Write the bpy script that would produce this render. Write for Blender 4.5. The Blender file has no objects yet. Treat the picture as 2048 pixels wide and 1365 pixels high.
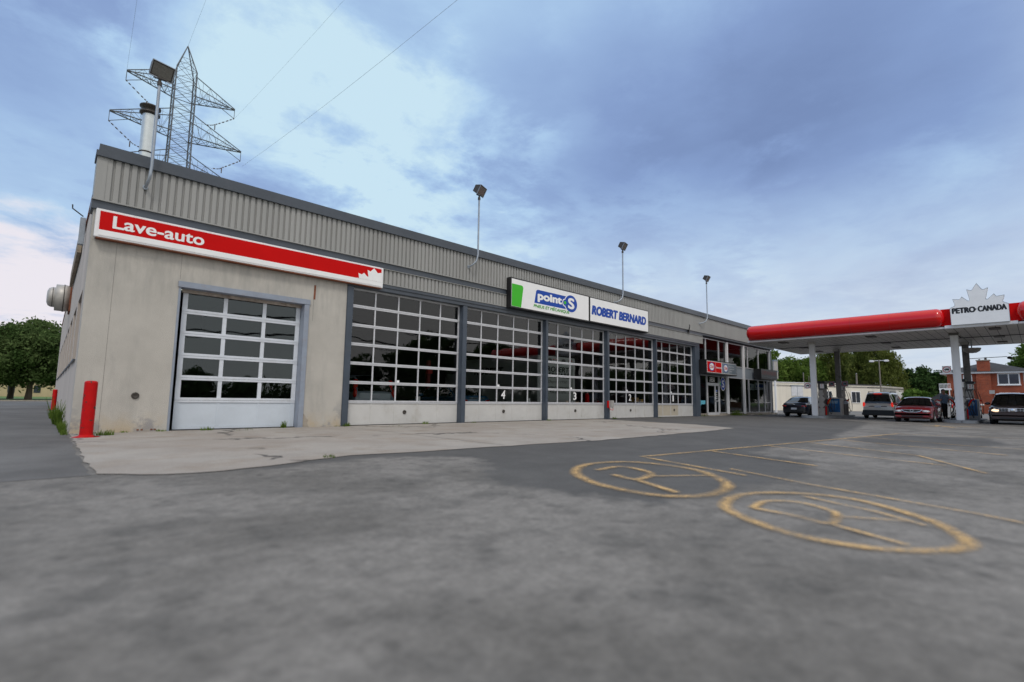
import bpy, bmesh, math, random
import numpy as np
from mathutils import Vector, Matrix
R = math.radians
S = bpy.context.scene
COL = S.collection

# ------------------------------------------------------------------ camera
cam_d = bpy.data.cameras.new('camera')
cam = bpy.data.objects.new('camera', cam_d); COL.objects.link(cam); S.camera = cam
yaw, pit, rol = R(43.2), R(6.054), R(.843)
fw = Vector((math.sin(yaw)*math.cos(pit), math.cos(yaw)*math.cos(pit), math.sin(pit)))
r0 = Vector((math.cos(yaw), -math.sin(yaw), 0)); u0 = r0.cross(fw)
rt = r0*math.cos(rol)+u0*math.sin(rol); up = -r0*math.sin(rol)+u0*math.cos(rol)
mw = Matrix((rt, up, -fw)).transposed().to_4x4(); mw.translation = (0, -15.663, .95)
cam.matrix_world = mw
cam_d.sensor_width = 36; cam_d.lens = 36*985.4/2048
cam_d.shift_y = 11.8/2048
cam_d.clip_end = 3000; cam_d.clip_start = .05
cam_d.dof.use_dof = True; cam_d.dof.focus_distance = 22; cam_d.dof.aperture_fstop = cam_d.lens/29.0

# ------------------------------------------------------------------ world, sun, exposure
SUN_EL, SUN_AZ = 52, 215
w = bpy.data.worlds.new('World'); S.world = w; w.use_nodes = True
nt = w.node_tree; N = nt.nodes; Lk = nt.links; N.clear()
def nd(t, **k):
    n = N.new(t)
    for a, b in k.items():
        if a.startswith('i_'): n.inputs[a[2:]].default_value = b
        else: setattr(n, a, b)
    return n
def mth(op, a, b=None, c=None, clamp=False):
    n = N.new('ShaderNodeMath'); n.operation = op; n.use_clamp = clamp
    for i, v in enumerate((a, b, c)):
        if v is None: continue
        if isinstance(v, (int, float)): n.inputs[i].default_value = v
        else: Lk.new(v, n.inputs[i])
    return n.outputs[0]
def mixc(f, a, b):
    n = N.new('ShaderNodeMix'); n.data_type = 'RGBA'
    for s, v in ((0, f), (6, a), (7, b)):
        if isinstance(v, (int, float, tuple)): n.inputs[s].default_value = v if not isinstance(v, tuple) else (*v, 1)
        else: Lk.new(v, n.inputs[s])
    return n.outputs[2]
sky = nd('ShaderNodeTexSky'); sky.sky_type = 'NISHITA'; sky.sun_disc = False
sky.sun_elevation = R(SUN_EL); sky.sun_rotation = R(SUN_AZ)
tc = nd('ShaderNodeTexCoord'); sep = nd('ShaderNodeSeparateXYZ'); Lk.new(tc.outputs['Generated'], sep.inputs[0])
zz = mth('ADD', mth('MAXIMUM', sep.outputs[2], 0), .09)
cx = mth('DIVIDE', sep.outputs[0], zz); cy = mth('DIVIDE', sep.outputs[1], zz)
cmb = nd('ShaderNodeCombineXYZ'); Lk.new(cx, cmb.inputs[0]); Lk.new(cy, cmb.inputs[1])
def noise(scale, det, rough, off, dist=0.0, vec=None, lac=2.0):
    mp = nd('ShaderNodeMapping'); mp.inputs['Location'].default_value = off
    Lk.new(vec or cmb.outputs[0], mp.inputs[0])
    n = nd('ShaderNodeTexNoise'); n.inputs['Scale'].default_value = scale; n.inputs['Detail'].default_value = det
    n.inputs['Roughness'].default_value = rough; n.inputs['Distortion'].default_value = dist
    Lk.new(mp.outputs[0], n.inputs['Vector']); return n.outputs['Fac']
n1 = noise(.62, 8, .56, (3.1, 1.7, 0), .3)
n2 = noise(1.9, 9, .62, (8.1, 4.2, 0), .2)
def blob(d, inner, outer, amt, nz_=.14):
    # soft patch of sky round a direction, edges broken by cloud noise
    v = nd('ShaderNodeVectorMath', operation='DOT_PRODUCT'); Lk.new(tc.outputs['Generated'], v.inputs[0])
    L_ = math.sqrt(sum(q*q for q in d)); v.inputs[1].default_value = tuple(q/L_ for q in d)
    a = mth('ADD', v.outputs['Value'], mth('MULTIPLY', mth('SUBTRACT', n2, .5), nz_))
    m = nd('ShaderNodeMapRange'); m.interpolation_type = 'SMOOTHSTEP'
    m.inputs['From Min'].default_value = math.cos(R(outer)); m.inputs['From Max'].default_value = math.cos(R(inner))
    Lk.new(a, m.inputs['Value']); return mth('MULTIPLY', m.outputs[0], amt)
t = mth('ADD', mth('MULTIPLY', mth('SUBTRACT', n1, .5), 1.35), mth('MULTIPLY', mth('SUBTRACT', n2, .5), .72))
t = mth('ADD', t, .56)
for d_, i_, o_, a_ in (((.278, .819, .502), 2, 14, .19), ((.40, .77, .49), 2, 13, .19), ((.22, .88, .42), 2, 12, .17), ((.50, .73, .46), 2, 11, .14), ((.60, .70, .39), 1, 9, .10), ((.73, .57, .375), 2, 10, .10), ((.84, .42, .34), 2, 10, .12), ((.93, .20, .30), 2, 11, .10), ((-.05, .94, .34), 2, 12, .14),
        ((.80, .34, .50), 4, 17, -.22), ((.87, .12, .475), 4, 18, -.26), ((.66, .49, .57), 3, 15, -.16), ((-.11, .84, .53), 2, 14, -.28), ((.80, .545, .255), 1, 8, -.12), ((-.03, .96, .25), 1, 7, -.05)):
    t = mth('ADD', t, blob(d_, i_, o_, a_, .10))
ramp = nd('ShaderNodeValToRGB'); e = ramp.color_ramp.elements
e[0].position = .0; e[0].color = (.19, .275, .50, 1); e[1].position = 1.0; e[1].color = (.60, .80, .92, 1)
for p, c in ((.25, (.245, .355, .62, 1)), (.5, (.33, .48, .75, 1)), (.72, (.43, .62, .86, 1))):
    q = ramp.color_ramp.elements.new(p); q.color = c
Lk.new(t, ramp.inputs[0])
# paler air low down
low = nd('ShaderNodeMapRange'); low.interpolation_type = 'SMOOTHSTEP'
low.inputs['From Min'].default_value = .42; low.inputs['From Max'].default_value = .03
Lk.new(sep.outputs[2], low.inputs['Value'])
east = nd('ShaderNodeMapRange'); east.interpolation_type = 'SMOOTHSTEP'
east.inputs['From Min'].default_value = .2; east.inputs['From Max'].default_value = .9
Lk.new(sep.outputs[0], east.inputs['Value'])
lowm = mth('MULTIPLY', low.outputs[0], mth('ADD', mth('MULTIPLY', east.outputs[0], .70), .25))
lowm = mth('MULTIPLY', lowm, mth('ADD', mth('MULTIPLY', n2, .9), .5), clamp=True)
c = mixc(lowm, ramp.outputs[0], (.68, .745, .83))
wm = mth('MINIMUM', mth('MULTIPLY', blob((-.02, .99, .125), 3.5, 9.0, 1.0, .035), 1.0), 1.0)
c = mixc(wm, c, (.86, .82, .88))
# the overcast is brighter overhead and behind the viewer
bk = nd('ShaderNodeMapRange'); bk.interpolation_type = 'SMOOTHSTEP'
bk.inputs['From Min'].default_value = .05; bk.inputs['From Max'].default_value = -.5; Lk.new(sep.outputs[1], bk.inputs['Value'])
tp = nd('ShaderNodeMapRange'); tp.interpolation_type = 'SMOOTHSTEP'
tp.inputs['From Min'].default_value = .66; tp.inputs['From Max'].default_value = .95; Lk.new(sep.outputs[2], tp.inputs['Value'])
bright = mth('MAXIMUM', bk.outputs[0], tp.outputs[0])
c = mixc(mth('MULTIPLY', bright, .75), c, (1.10, 1.06, 1.00))
STR = .1
sc = nd('ShaderNodeVectorMath', operation='SCALE'); Lk.new(c, sc.inputs[0]); sc.inputs['Scale'].default_value = 1/STR
skm = mixc(.96, sky.outputs[0], sc.outputs[0])
bg = nd('ShaderNodeBackground'); bg.inputs['Strength'].default_value = STR; Lk.new(skm, bg.inputs[0])
wo = nd('ShaderNodeOutputWorld'); Lk.new(bg.outputs[0], wo.inputs[0])

sd = bpy.data.lights.new('sun', 'SUN'); sd.energy = 1.1; sd.angle = R(14); sd.color = (1, .94, .86)
so = bpy.data.objects.new('sun', sd); COL.objects.link(so)
az, el = R(SUN_AZ), R(SUN_EL)
dirv = Vector((math.sin(az)*math.cos(el), math.cos(az)*math.cos(el), math.sin(el)))
so.rotation_euler = dirv.to_track_quat('Z', 'Y').to_euler(); so.location = (0, -40, 60)
S.view_settings.view_transform = 'Standard'; S.view_settings.look = 'None'
S.view_settings.exposure = 0.0; S.view_settings.gamma = 1
S.render.engine = 'CYCLES'
S.cycles.max_bounces = 8; S.cycles.transparent_max_bounces = 16; S.cycles.glossy_bounces = 5

# ------------------------------------------------------------------ materials
MATS = {}
def mat(name, col, rough=.6, metal=0.0, var=.12, vs=3.0, bump=0.0, bs=40.0, spec=.5, coat=0.0, dirt=0.0, dirtcol=(.12, .10, .08), streak=False, emit=0, emcol=None):
    if name in MATS: return MATS[name]
    m = bpy.data.materials.new(name); m.use_nodes = True
    t = m.node_tree; n = t.nodes; l = t.links
    b = n['Principled BSDF']; b.inputs['Roughness'].default_value = rough; b.inputs['Metallic'].default_value = metal
    b.inputs['Specular IOR Level'].default_value = spec; b.inputs['Coat Weight'].default_value = coat
    b.inputs['Coat Roughness'].default_value = .05
    tc = n.new('ShaderNodeTexCoord')
    src = tc.outputs['Object']
    if streak:
        mp = n.new('ShaderNodeMapping'); mp.inputs['Scale'].default_value = (1, 1, .12); l.new(src, mp.inputs[0]); vsrc = mp.outputs[0]
    else: vsrc = src
    nz = n.new('ShaderNodeTexNoise'); nz.inputs['Scale'].default_value = vs; nz.inputs['Detail'].default_value = 7; nz.inputs['Roughness'].default_value = .62
    l.new(vsrc, nz.inputs['Vector'])
    mr = n.new('ShaderNodeMapRange'); mr.inputs['From Min'].default_value = .3; mr.inputs['From Max'].default_value = .7
    mr.inputs['To Min'].default_value = 1-var; mr.inputs['To Max'].default_value = 1+var; l.new(nz.outputs['Fac'], mr.inputs['Value'])
    vm = n.new('ShaderNodeVectorMath'); vm.operation = 'SCALE'; vm.inputs[0].default_value = col; l.new(mr.outputs[0], vm.inputs['Scale'])
    out = vm.outputs[0]
    if dirt:
        n2 = n.new('ShaderNodeTexNoise'); n2.inputs['Scale'].default_value = vs*1.7; n2.inputs['Detail'].default_value = 9; n2.inputs['Roughness'].default_value = .7
        l.new(vsrc, n2.inputs['Vector'])
        m2 = n.new('ShaderNodeMapRange'); m2.inputs['From Min'].default_value = .52; m2.inputs['From Max'].default_value = .72; m2.inputs['To Max'].default_value = dirt
        l.new(n2.outputs['Fac'], m2.inputs['Value'])
        mx = n.new('ShaderNodeMix'); mx.data_type = 'RGBA'; l.new(m2.outputs[0], mx.inputs[0]); l.new(out, mx.inputs[6]); mx.inputs[7].default_value = (*dirtcol, 1)
        out = mx.outputs[2]
    l.new(out, b.inputs['Base Color'])
    if bump:
        n3 = n.new('ShaderNodeTexNoise'); n3.inputs['Scale'].default_value = bs; n3.inputs['Detail'].default_value = 5; l.new(src, n3.inputs['Vector'])
        bp = n.new('ShaderNodeBump'); bp.inputs['Strength'].default_value = bump; bp.inputs['Distance'].default_value = .01
        l.new(n3.outputs['Fac'], bp.inputs['Height']); l.new(bp.outputs[0], b.inputs['Normal'])
    if emit:
        b.inputs['Emission Color'].default_value = (*(emcol or col), 1); b.inputs['Emission Strength'].default_value = emit
    m.diffuse_color = (*col, 1); MATS[name] = m; return m

def glass_mat(name, tint=(.55, .6, .6), ior=1.52, boost=1.7, refl=(1, 1, 1), wav=.14):
    m = bpy.data.materials.new(name); m.use_nodes = True; t = m.node_tree; n = t.nodes; l = t.links; n.clear()
    fr = n.new('ShaderNodeFresnel'); fr.inputs[0].default_value = ior
    mu = n.new('ShaderNodeMath'); mu.operation = 'MULTIPLY'; mu.use_clamp = True; l.new(fr.outputs[0], mu.inputs[0]); mu.inputs[1].default_value = boost
    tr = n.new('ShaderNodeBsdfTransparent'); tr.inputs[0].default_value = (*tint, 1)
    gl = n.new('ShaderNodeBsdfGlossy'); gl.inputs['Color'].default_value = (*refl, 1); gl.inputs['Roughness'].default_value = .01
    # float glass is never perfectly flat
    tc = n.new('ShaderNodeTexCoord'); nz = n.new('ShaderNodeTexNoise'); nz.inputs['Scale'].default_value = 1.4; nz.inputs['Detail'].default_value = 1
    l.new(tc.outputs['Object'], nz.inputs['Vector']); bp = n.new('ShaderNodeBump'); bp.inputs['Strength'].default_value = wav; bp.inputs['Distance'].default_value = .02
    l.new(nz.outputs['Fac'], bp.inputs['Height']); l.new(bp.outputs[0], gl.inputs['Normal'])
    mx = n.new('ShaderNodeMixShader'); l.new(mu.outputs[0], mx.inputs[0]); l.new(tr.outputs[0], mx.inputs[1]); l.new(gl.outputs[0], mx.inputs[2])
    o = n.new('ShaderNodeOutputMaterial'); l.new(mx.outputs[0], o.inputs[0]); return m

def leaf_mat(name, c1, c2, trans=.35):
    m = bpy.data.materials.new(name); m.use_nodes = True; t = m.node_tree; n = t.nodes; l = t.links; n.clear()
    tc = n.new('ShaderNodeTexCoord'); nz = n.new('ShaderNodeTexNoise'); nz.inputs['Scale'].default_value = .55; nz.inputs['Detail'].default_value = 5
    l.new(tc.outputs['Object'], nz.inputs['Vector'])
    wn = n.new('ShaderNodeTexWhiteNoise'); sn = n.new('ShaderNodeVectorMath'); sn.operation = 'SNAP'; sn.inputs[1].default_value = (.25, .25, .25)
    l.new(tc.outputs['Object'], sn.inputs[0]); l.new(sn.outputs[0], wn.inputs['Vector'])
    mr = n.new('ShaderNodeMapRange'); mr.inputs['From Min'].default_value = .36; mr.inputs['From Max'].default_value = .64; l.new(nz.outputs['Fac'], mr.inputs['Value'])
    ad = n.new('ShaderNodeMath'); ad.operation = 'MULTIPLY_ADD'; l.new(wn.outputs['Value'], ad.inputs[0]); ad.inputs[1].default_value = .5; l.new(mr.outputs[0], ad.inputs[2])
    sb = n.new('ShaderNodeMath'); sb.operation = 'SUBTRACT'; sb.use_clamp = True; l.new(ad.outputs[0], sb.inputs[0]); sb.inputs[1].default_value = .25
    mx = n.new('ShaderNodeMix'); mx.data_type = 'RGBA'; l.new(sb.outputs[0], mx.inputs[0]); mx.inputs[6].default_value = (*c1, 1); mx.inputs[7].default_value = (*c2, 1)
    d = n.new('ShaderNodeBsdfDiffuse'); l.new(mx.outputs[2], d.inputs[0]); tr = n.new('ShaderNodeBsdfTranslucent'); l.new(mx.outputs[2], tr.inputs[0])
    ms = n.new('ShaderNodeMixShader'); ms.inputs[0].default_value = trans; l.new(d.outputs[0], ms.inputs[1]); l.new(tr.outputs[0], ms.inputs[2])
    o = n.new('ShaderNodeOutputMaterial'); l.new(ms.outputs[0], o.inputs[0]); return m

def ground_mat(name, base, alt, patch_scale, mot_scale, mot=.25, rough=.85, crack=0.0, spots=0.0, tint2=None, small=60, seal=None):
    m = bpy.data.materials.new(name); m.use_nodes = True; t = m.node_tree; n = t.nodes; l = t.links
    b = n['Principled BSDF']; b.inputs['Roughness'].default_value = rough; b.inputs['Specular IOR Level'].default_value = .35
    tc = n.new('ShaderNodeTexCoord'); src = tc.outputs['Object']
    def nz(s, d, r_=.6, dist=0):
        q = n.new('ShaderNodeTexNoise'); q.inputs['Scale'].default_value = s; q.inputs['Detail'].default_value = d; q.inputs['Roughness'].default_value = r_; q.inputs['Distortion'].default_value = dist
        l.new(src, q.inputs['Vector']); return q.outputs['Fac']
    def rng(v, a, b_, c_, d_):
        q = n.new('ShaderNodeMapRange'); q.inputs['From Min'].default_value = a; q.inputs['From Max'].default_value = b_; q.inputs['To Min'].default_value = c_; q.inputs['To Max'].default_value = d_
        l.new(v, q.inputs['Value']); return q.outputs[0]
    def mx(f, a, b_):
        q = n.new('ShaderNodeMix'); q.data_type = 'RGBA'; l.new(f, q.inputs[0])
        for i, v in ((6, a), (7, b_)):
            if isinstance(v, tuple): q.inputs[i].default_value = (*v, 1)
            else: l.new(v, q.inputs[i])
        return q.outputs[2]
    c = mx(rng(nz(patch_scale, 4, .55, .4), .42, .6, 0, 1), base, alt)
    if tint2: c = mx(rng(nz(patch_scale*3.1, 5), .5, .68, 0, .8), c, tint2)
    def scl(c, f):
        q = n.new('ShaderNodeVectorMath'); q.operation = 'SCALE'; l.new(c, q.inputs[0]); l.new(f, q.inputs['Scale']); return q.outputs[0]
    c = scl(c, rng(nz(mot_scale, 6, .6), .3, .7, 1-mot, 1+mot))
    c = scl(c, rng(nz(small, 3, .7), .3, .7, .82, 1.18))
    if crack:
        v = n.new('ShaderNodeTexVoronoi'); v.feature = 'DISTANCE_TO_EDGE'; v.inputs['Scale'].default_value = crack
        # bent crack lines
        q = n.new('ShaderNodeTexNoise'); q.inputs['Scale'].default_value = 1.5; q.inputs['Detail'].default_value = 6; l.new(src, q.inputs['Vector'])
        a = n.new('ShaderNodeVectorMath'); a.operation = 'MULTIPLY_ADD'; l.new(q.outputs['Color'], a.inputs[0]); a.inputs[1].default_value = (1.6, 1.6, 0); l.new(src, a.inputs[2])
        l.new(a.outputs[0], v.inputs['Vector'])
        gate = rng(nz(.35, 2), .5, .56, 0, 1)
        cr = rng(v.outputs['Distance'], .004, .012, 1, 0)
        mm = n.new('ShaderNodeMath'); mm.operation = 'MULTIPLY'; l.new(gate, mm.inputs[0]); l.new(cr, mm.inputs[1])
        m3 = n.new('ShaderNodeMath'); m3.operation = 'MULTIPLY'; l.new(mm.outputs[0], m3.inputs[0]); m3.inputs[1].default_value = .8
        c = mx(m3.outputs[0], c, (.03, .03, .03))
    if spots:
        c = mx(rng(nz(spots, 3, .5), .60, .72, 0, .5), c, (.06, .057, .053))
    if seal:
        at = n.new('ShaderNodeAttribute'); at.attribute_name = 'seal'
        wob = n.new('ShaderNodeMath'); wob.operation = 'MULTIPLY_ADD'; l.new(nz(3.2, 6, .65, .3), wob.inputs[0]); wob.inputs[1].default_value = .9; l.new(at.outputs['Fac'], wob.inputs[2])
        sc = scl(mx(rng(nz(.5, 5, .6), .4, .62, 0, 1), seal[0], seal[1]), rng(nz(2.2, 6, .65), .3, .7, .88, 1.12))
        sc = scl(sc, rng(nz(small*1.3, 3, .7), .3, .7, .85, 1.15))
        c = mx(rng(wob.outputs[0], .80, 1.12, 0, 1), c, sc)
    l.new(c, b.inputs['Base Color'])
    bp = n.new('ShaderNodeBump'); bp.inputs['Strength'].default_value = .5; bp.inputs['Distance'].default_value = .006
    l.new(nz(120, 4), bp.inputs['Height']); l.new(bp.outputs[0], b.inputs['Normal'])
    return m

def brick_mat(name, c1, c2, mortar, sc=1.0):
    m = bpy.data.materials.new(name); m.use_nodes = True; t = m.node_tree; n = t.nodes; l = t.links
    b = n['Principled BSDF']; b.inputs['Roughness'].default_value = .85
    tc = n.new('ShaderNodeTexCoord'); sx = n.new('ShaderNodeSeparateXYZ'); l.new(tc.outputs['Object'], sx.inputs[0])
    ad = n.new('ShaderNodeMath'); l.new(sx.outputs[0], ad.inputs[0]); l.new(sx.outputs[1], ad.inputs[1])
    cb = n.new('ShaderNodeCombineXYZ'); l.new(ad.outputs[0], cb.inputs[0]); l.new(sx.outputs[2], cb.inputs[1])
    bt = n.new('ShaderNodeTexBrick'); bt.inputs['Scale'].default_value = sc; bt.inputs['Brick Width'].default_value = .3; bt.inputs['Row Height'].default_value = .1
    bt.inputs['Mortar Size'].default_value = .008; bt.inputs['Color1'].default_value = (*c1, 1); bt.inputs['Color2'].default_value = (*c2, 1); bt.inputs['Mortar'].default_value = (*mortar, 1)
    l.new(cb.outputs[0], bt.inputs['Vector'])
    nz = n.new('ShaderNodeTexNoise'); nz.inputs['Scale'].default_value = 1.2; nz.inputs['Detail'].default_value = 5; l.new(tc.outputs['Object'], nz.inputs['Vector'])
    mr = n.new('ShaderNodeMapRange'); mr.inputs['To Min'].default_value = .55; mr.inputs['To Max'].default_value = 1.45; l.new(nz.outputs['Fac'], mr.inputs['Value'])
    vm = n.new('ShaderNodeVectorMath'); vm.operation = 'SCALE'; l.new(bt.outputs['Color'], vm.inputs[0]); l.new(mr.outputs[0], vm.inputs['Scale'])
    l.new(vm.outputs[0], b.inputs['Base Color']); return m

# stucco: pale cement render, grimy low down, streaked under the sign
def stucco_mat():
    m = mat('stucco', (.495, .472, .430), .9, var=.10, vs=.9, bump=.8, bs=55, spec=.2)
    t = m.node_tree; n = t.nodes; l = t.links; b = n['Principled BSDF']
    src = b.inputs['Base Color'].links[0].from_socket
    tc = n.new('ShaderNodeTexCoord'); sx = n.new('ShaderNodeSeparateXYZ'); l.new(tc.outputs['Object'], sx.inputs[0])
    mp = n.new('ShaderNodeMapping'); mp.inputs['Scale'].default_value = (1.6, 1.6, .35); l.new(tc.outputs['Object'], mp.inputs[0])
    def nz(s, d, v): q = n.new('ShaderNodeTexNoise'); q.inputs['Scale'].default_value = s; q.inputs['Detail'].default_value = d; q.inputs['Roughness'].default_value = .65; l.new(v, q.inputs['Vector']); return q.outputs['Fac']
    def rng(v, a, b_, c_, d_):
        q = n.new('ShaderNodeMapRange'); q.inputs['From Min'].default_value = a; q.inputs['From Max'].default_value = b_; q.inputs['To Min'].default_value = c_; q.inputs['To Max'].default_value = d_
        l.new(v, q.inputs['Value']); return q.outputs[0]
    def mul(a, b_): q = n.new('ShaderNodeMath'); q.operation = 'MULTIPLY'; l.new(a, q.inputs[0]); l.new(b_, q.inputs[1]); return q.outputs[0]
    def mx(f, a, c_): q = n.new('ShaderNodeMix'); q.data_type = 'RGBA'; l.new(f, q.inputs[0]); l.new(a, q.inputs[6]); q.inputs[7].default_value = (*c_, 1); return q.outputs[2]
    # run-off stains under the roof edge
    c = mx(mul(rng(sx.outputs[2], 2.6, 4.7, 0, 1), rng(nz(3, 7, mp.outputs[0]), .42, .66, 0, .36)), src, (.20, .20, .19))
    c = mx(rng(nz(1.3, 6, mp.outputs[0]), .5, .68, 0, .30), c, (.28, .28, .27))
    c = mx(mul(rng(sx.outputs[2], .55, .02, 0, 1), rng(nz(2.2, 6, tc.outputs['Object']), .38, .6, 0, .8)), c, (.50, .40, .27))
    c = mx(mul(rng(sx.outputs[2], .95, .15, 0, 1), rng(nz(1.7, 8, tc.outputs['Object']), .55, .62, 0, .7)), c, (.25, .25, .27))
    l.new(c, b.inputs['Base Color']); return m

M = dict(
    stucco=stucco_mat(),
    side=mat('side_stucco', (.56, .50, .45), .9, var=.12, vs=.6, bump=.5, bs=50, spec=.2, dirt=.35, dirtcol=(.36, .30, .27), streak=True),
    clad=mat('cladding', (.335, .335, .325), .5, var=.10, vs=.6, metal=.0, spec=.3, streak=True, dirt=.15, dirtcol=(.25, .23, .2)),
    dark=mat('charcoal_trim', (.062, .075, .095), .42, var=.14, vs=1.2, dirt=.15, dirtcol=(.14, .14, .14)),
    pillar=mat('charcoal_pillar', (.060, .078, .105), .4, var=.14, vs=1.5, dirt=.2, dirtcol=(.12, .13, .14)),
    alu=mat('aluminium', (.62, .63, .66), .38, var=.08, vs=4, metal=.15, streak=False, dirt=.22, dirtcol=(.36, .34, .31)),
    alu_white=mat('white_door_rail', (.66, .70, .76), .4, var=.06, vs=3, dirt=.25, dirtcol=(.42, .36, .30)),
    panel=mat('door_panel', (.58, .575, .56), .42, var=.08, vs=1.1, dirt=.4, dirtcol=(.36, .32, .25)),
    panel_tan=mat('door_panel_tan', (.50, .45, .36), .45, var=.08, vs=1.1, dirt=.3, dirtcol=(.34, .28, .2)),
    panel_white=mat('wash_door_panel', (.60, .66, .73), .4, var=.05, vs=2, dirt=.2, dirtcol=(.5, .52, .55)),
    steel=mat('door_steel', (.27, .31, .38), .45, var=.1, vs=3, dirt=.3, dirtcol=(.3, .2, .14)),
    rubber=mat('rubber', (.015, .015, .016), .7),
    black=mat('black_plastic', (.012, .012, .013), .4),
    rust=mat('rust', (.20, .07, .035), .9, var=.4, vs=12),
    red=mat('sign_red', (.60, .002, .002), .5, var=.05, vs=1.5, spec=.12),
    redgloss=mat('canopy_red', (.66, .002, .003), .16, var=.04, vs=.8, spec=.6, coat=.25, bump=.02, bs=1.2),
    redpaint=mat('bollard_red', (.50, .003, .004), .5, var=.15, vs=6, spec=.2),
    white=mat('sign_white', (.90, .90, .90), .4, spec=.2, var=.03, vs=2, dirt=.08, dirtcol=(.55, .55, .52)),
    whitepaint=mat('white_paint', (.86, .86, .87), .45, var=.06, vs=2, dirt=.25, dirtcol=(.5, .46, .4), streak=True),
    blue=mat('sign_blue', (.012, .07, .40), .4, spec=.2, var=.03),
    green=mat('sign_green', (.06, .50, .03), .4, spec=.2, var=.03),
    galv=mat('galvanised', (.34, .38, .43), .45, metal=.45, var=.15, vs=5),
    lens=mat('lamp_lens', (.16, .155, .14), .15, var=.2, vs=12),
    bronze=mat('lamp_housing', (.05, .042, .035), .5),
    flue=mat('flue_metal', (.62, .66, .66), .3, metal=.5, var=.1, vs=3),
    concrete=mat('kerb_concrete', (.27, .29, .31), .9, var=.2, vs=3, bump=.5, bs=30),
    plinth=mat('plinth', (.34, .30, .25), .9, var=.3, vs=3, bump=.6, bs=25),
    roof=mat('roof_felt', (.10, .10, .11), .9),
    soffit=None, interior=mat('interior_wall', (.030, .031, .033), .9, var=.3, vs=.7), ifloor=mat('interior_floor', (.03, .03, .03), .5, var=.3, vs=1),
    glass=glass_mat('door_glass', (.80, .83, .83), 1.5, 1.25), washglass=glass_mat('wash_door_glass', (.80, .86, .84), 1.5, 1.75, refl=(.88, .98, 1)), storeglass=glass_mat('store_glass', (.45, .5, .52), 1.45, .75, wav=.12),
    carglass=glass_mat('car_glass', (.10, .11, .12), 1.5, 1.6),
    tyre=mat('tyre', (.013, .013, .014), .75, bump=.3, bs=60), rim=mat('rim', (.42, .42, .44), .3, metal=.85),
    chrome=mat('chrome', (.75, .76, .78), .12, metal=1.0, var=.02),
    tail=mat('tail_lamp', (.62, .012, .010), .15, coat=.8), tail_on=mat('tail_lamp_lit', (.7, .01, .01), .2, emit=.55, emcol=(1, .04, .02)),
    head=mat('head_lamp', (.60, .62, .66), .1, coat=1, var=.2, vs=14), head_on=mat('head_lamp_lit', (.9, .7, .5), .2, emit=1.6, emcol=(1, .70, .45)),
    plate=mat('number_plate', (.62, .64, .70), .4, var=.25, vs=30),
    skin=mat('skin', (.38, .18, .12), .6, var=.08), hair=mat('hair', (.012, .009, .008), .7), trousers=mat('black_cloth', (.010, .010, .012), .85),
    wood=mat('bark', (.075, .058, .042), .95, var=.35, vs=4, bump=.8, bs=14, streak=True),
    pole=mat('weathered_pole', (.22, .19, .16), .9, var=.25, vs=3, streak=True),
    lattice=mat('pylon_steel', (.10, .11, .125), .6, metal=.2, var=.3, vs=1.5), insul=mat('insulator', (.09, .06, .045), .3),
    wire=mat('wire', (.42, .47, .56), .6), cable=mat('cable_black', (.01, .01, .01), .7),
    cream=mat('cream_wall', (.78, .73, .63), .9, var=.1, vs=.4, dirt=.4, dirtcol=(.42, .38, .31), streak=True),
    brick=brick_mat('red_brick', (.36, .075, .028), (.26, .05, .02), (.24, .13, .09)),
    shingle=mat('roof_shingle', (.055, .057, .062), .95, var=.25, vs=3, bump=.5, bs=15),
    tan=mat('tan_wall', (.44, .36, .22), .9, var=.15, vs=.3), win=mat('window_dark', (.035, .045, .055), .12, var=.3, vs=.8, spec=.8),
    curtain=mat('curtain', (.42, .42, .45), .8, var=.2, vs=6), brown=mat('brown_door', (.10, .045, .02), .6),
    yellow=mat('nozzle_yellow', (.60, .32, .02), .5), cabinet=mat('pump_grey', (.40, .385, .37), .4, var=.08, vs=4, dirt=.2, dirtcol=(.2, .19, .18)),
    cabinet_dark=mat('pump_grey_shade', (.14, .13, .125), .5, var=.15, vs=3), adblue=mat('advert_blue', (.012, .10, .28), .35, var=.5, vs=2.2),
    darksign=mat('sign_charcoal', (.06, .066, .075), .35, var=.1), signgrey=mat('sign_grey', (.20, .25, .30), .4, var=.05),
    band=mat('spandrel_blue_grey', (.30, .345, .40), .35, var=.05, vs=1), sticker=mat('blue_sticker', (.12, .50, .66), .4, var=.4, vs=14),
)
def soffit_mat():
    m = mat('soffit_panel', (.66, .635, .61), .5, var=.12, vs=.8, dirt=.3, dirtcol=(.3, .29, .28)); t = m.node_tree; n = t.nodes; l = t.links; b = n['Principled BSDF']
    src = b.inputs['Base Color'].links[0].from_socket
    tc = n.new('ShaderNodeTexCoord'); bt = n.new('ShaderNodeTexBrick'); bt.offset = 0; bt.inputs['Scale'].default_value = 1; bt.inputs['Brick Width'].default_value = .40; bt.inputs['Row Height'].default_value = .40
    bt.inputs['Mortar Size'].default_value = .018; bt.inputs['Color1'].default_value = (1, 1, 1, 1); bt.inputs['Color2'].default_value = (.93, .93, .93, 1); bt.inputs['Mortar'].default_value = (.22, .22, .22, 1)
    l.new(tc.outputs['Object'], bt.inputs['Vector'])
    mx = n.new('ShaderNodeMix'); mx.data_type = 'RGBA'; mx.blend_type = 'MULTIPLY'; mx.inputs[0].default_value = 1; l.new(src, mx.inputs[6]); l.new(bt.outputs['Color'], mx.inputs[7]); l.new(mx.outputs[2], b.inputs['Base Color']); return m
M['soffit'] = soffit_mat()
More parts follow.
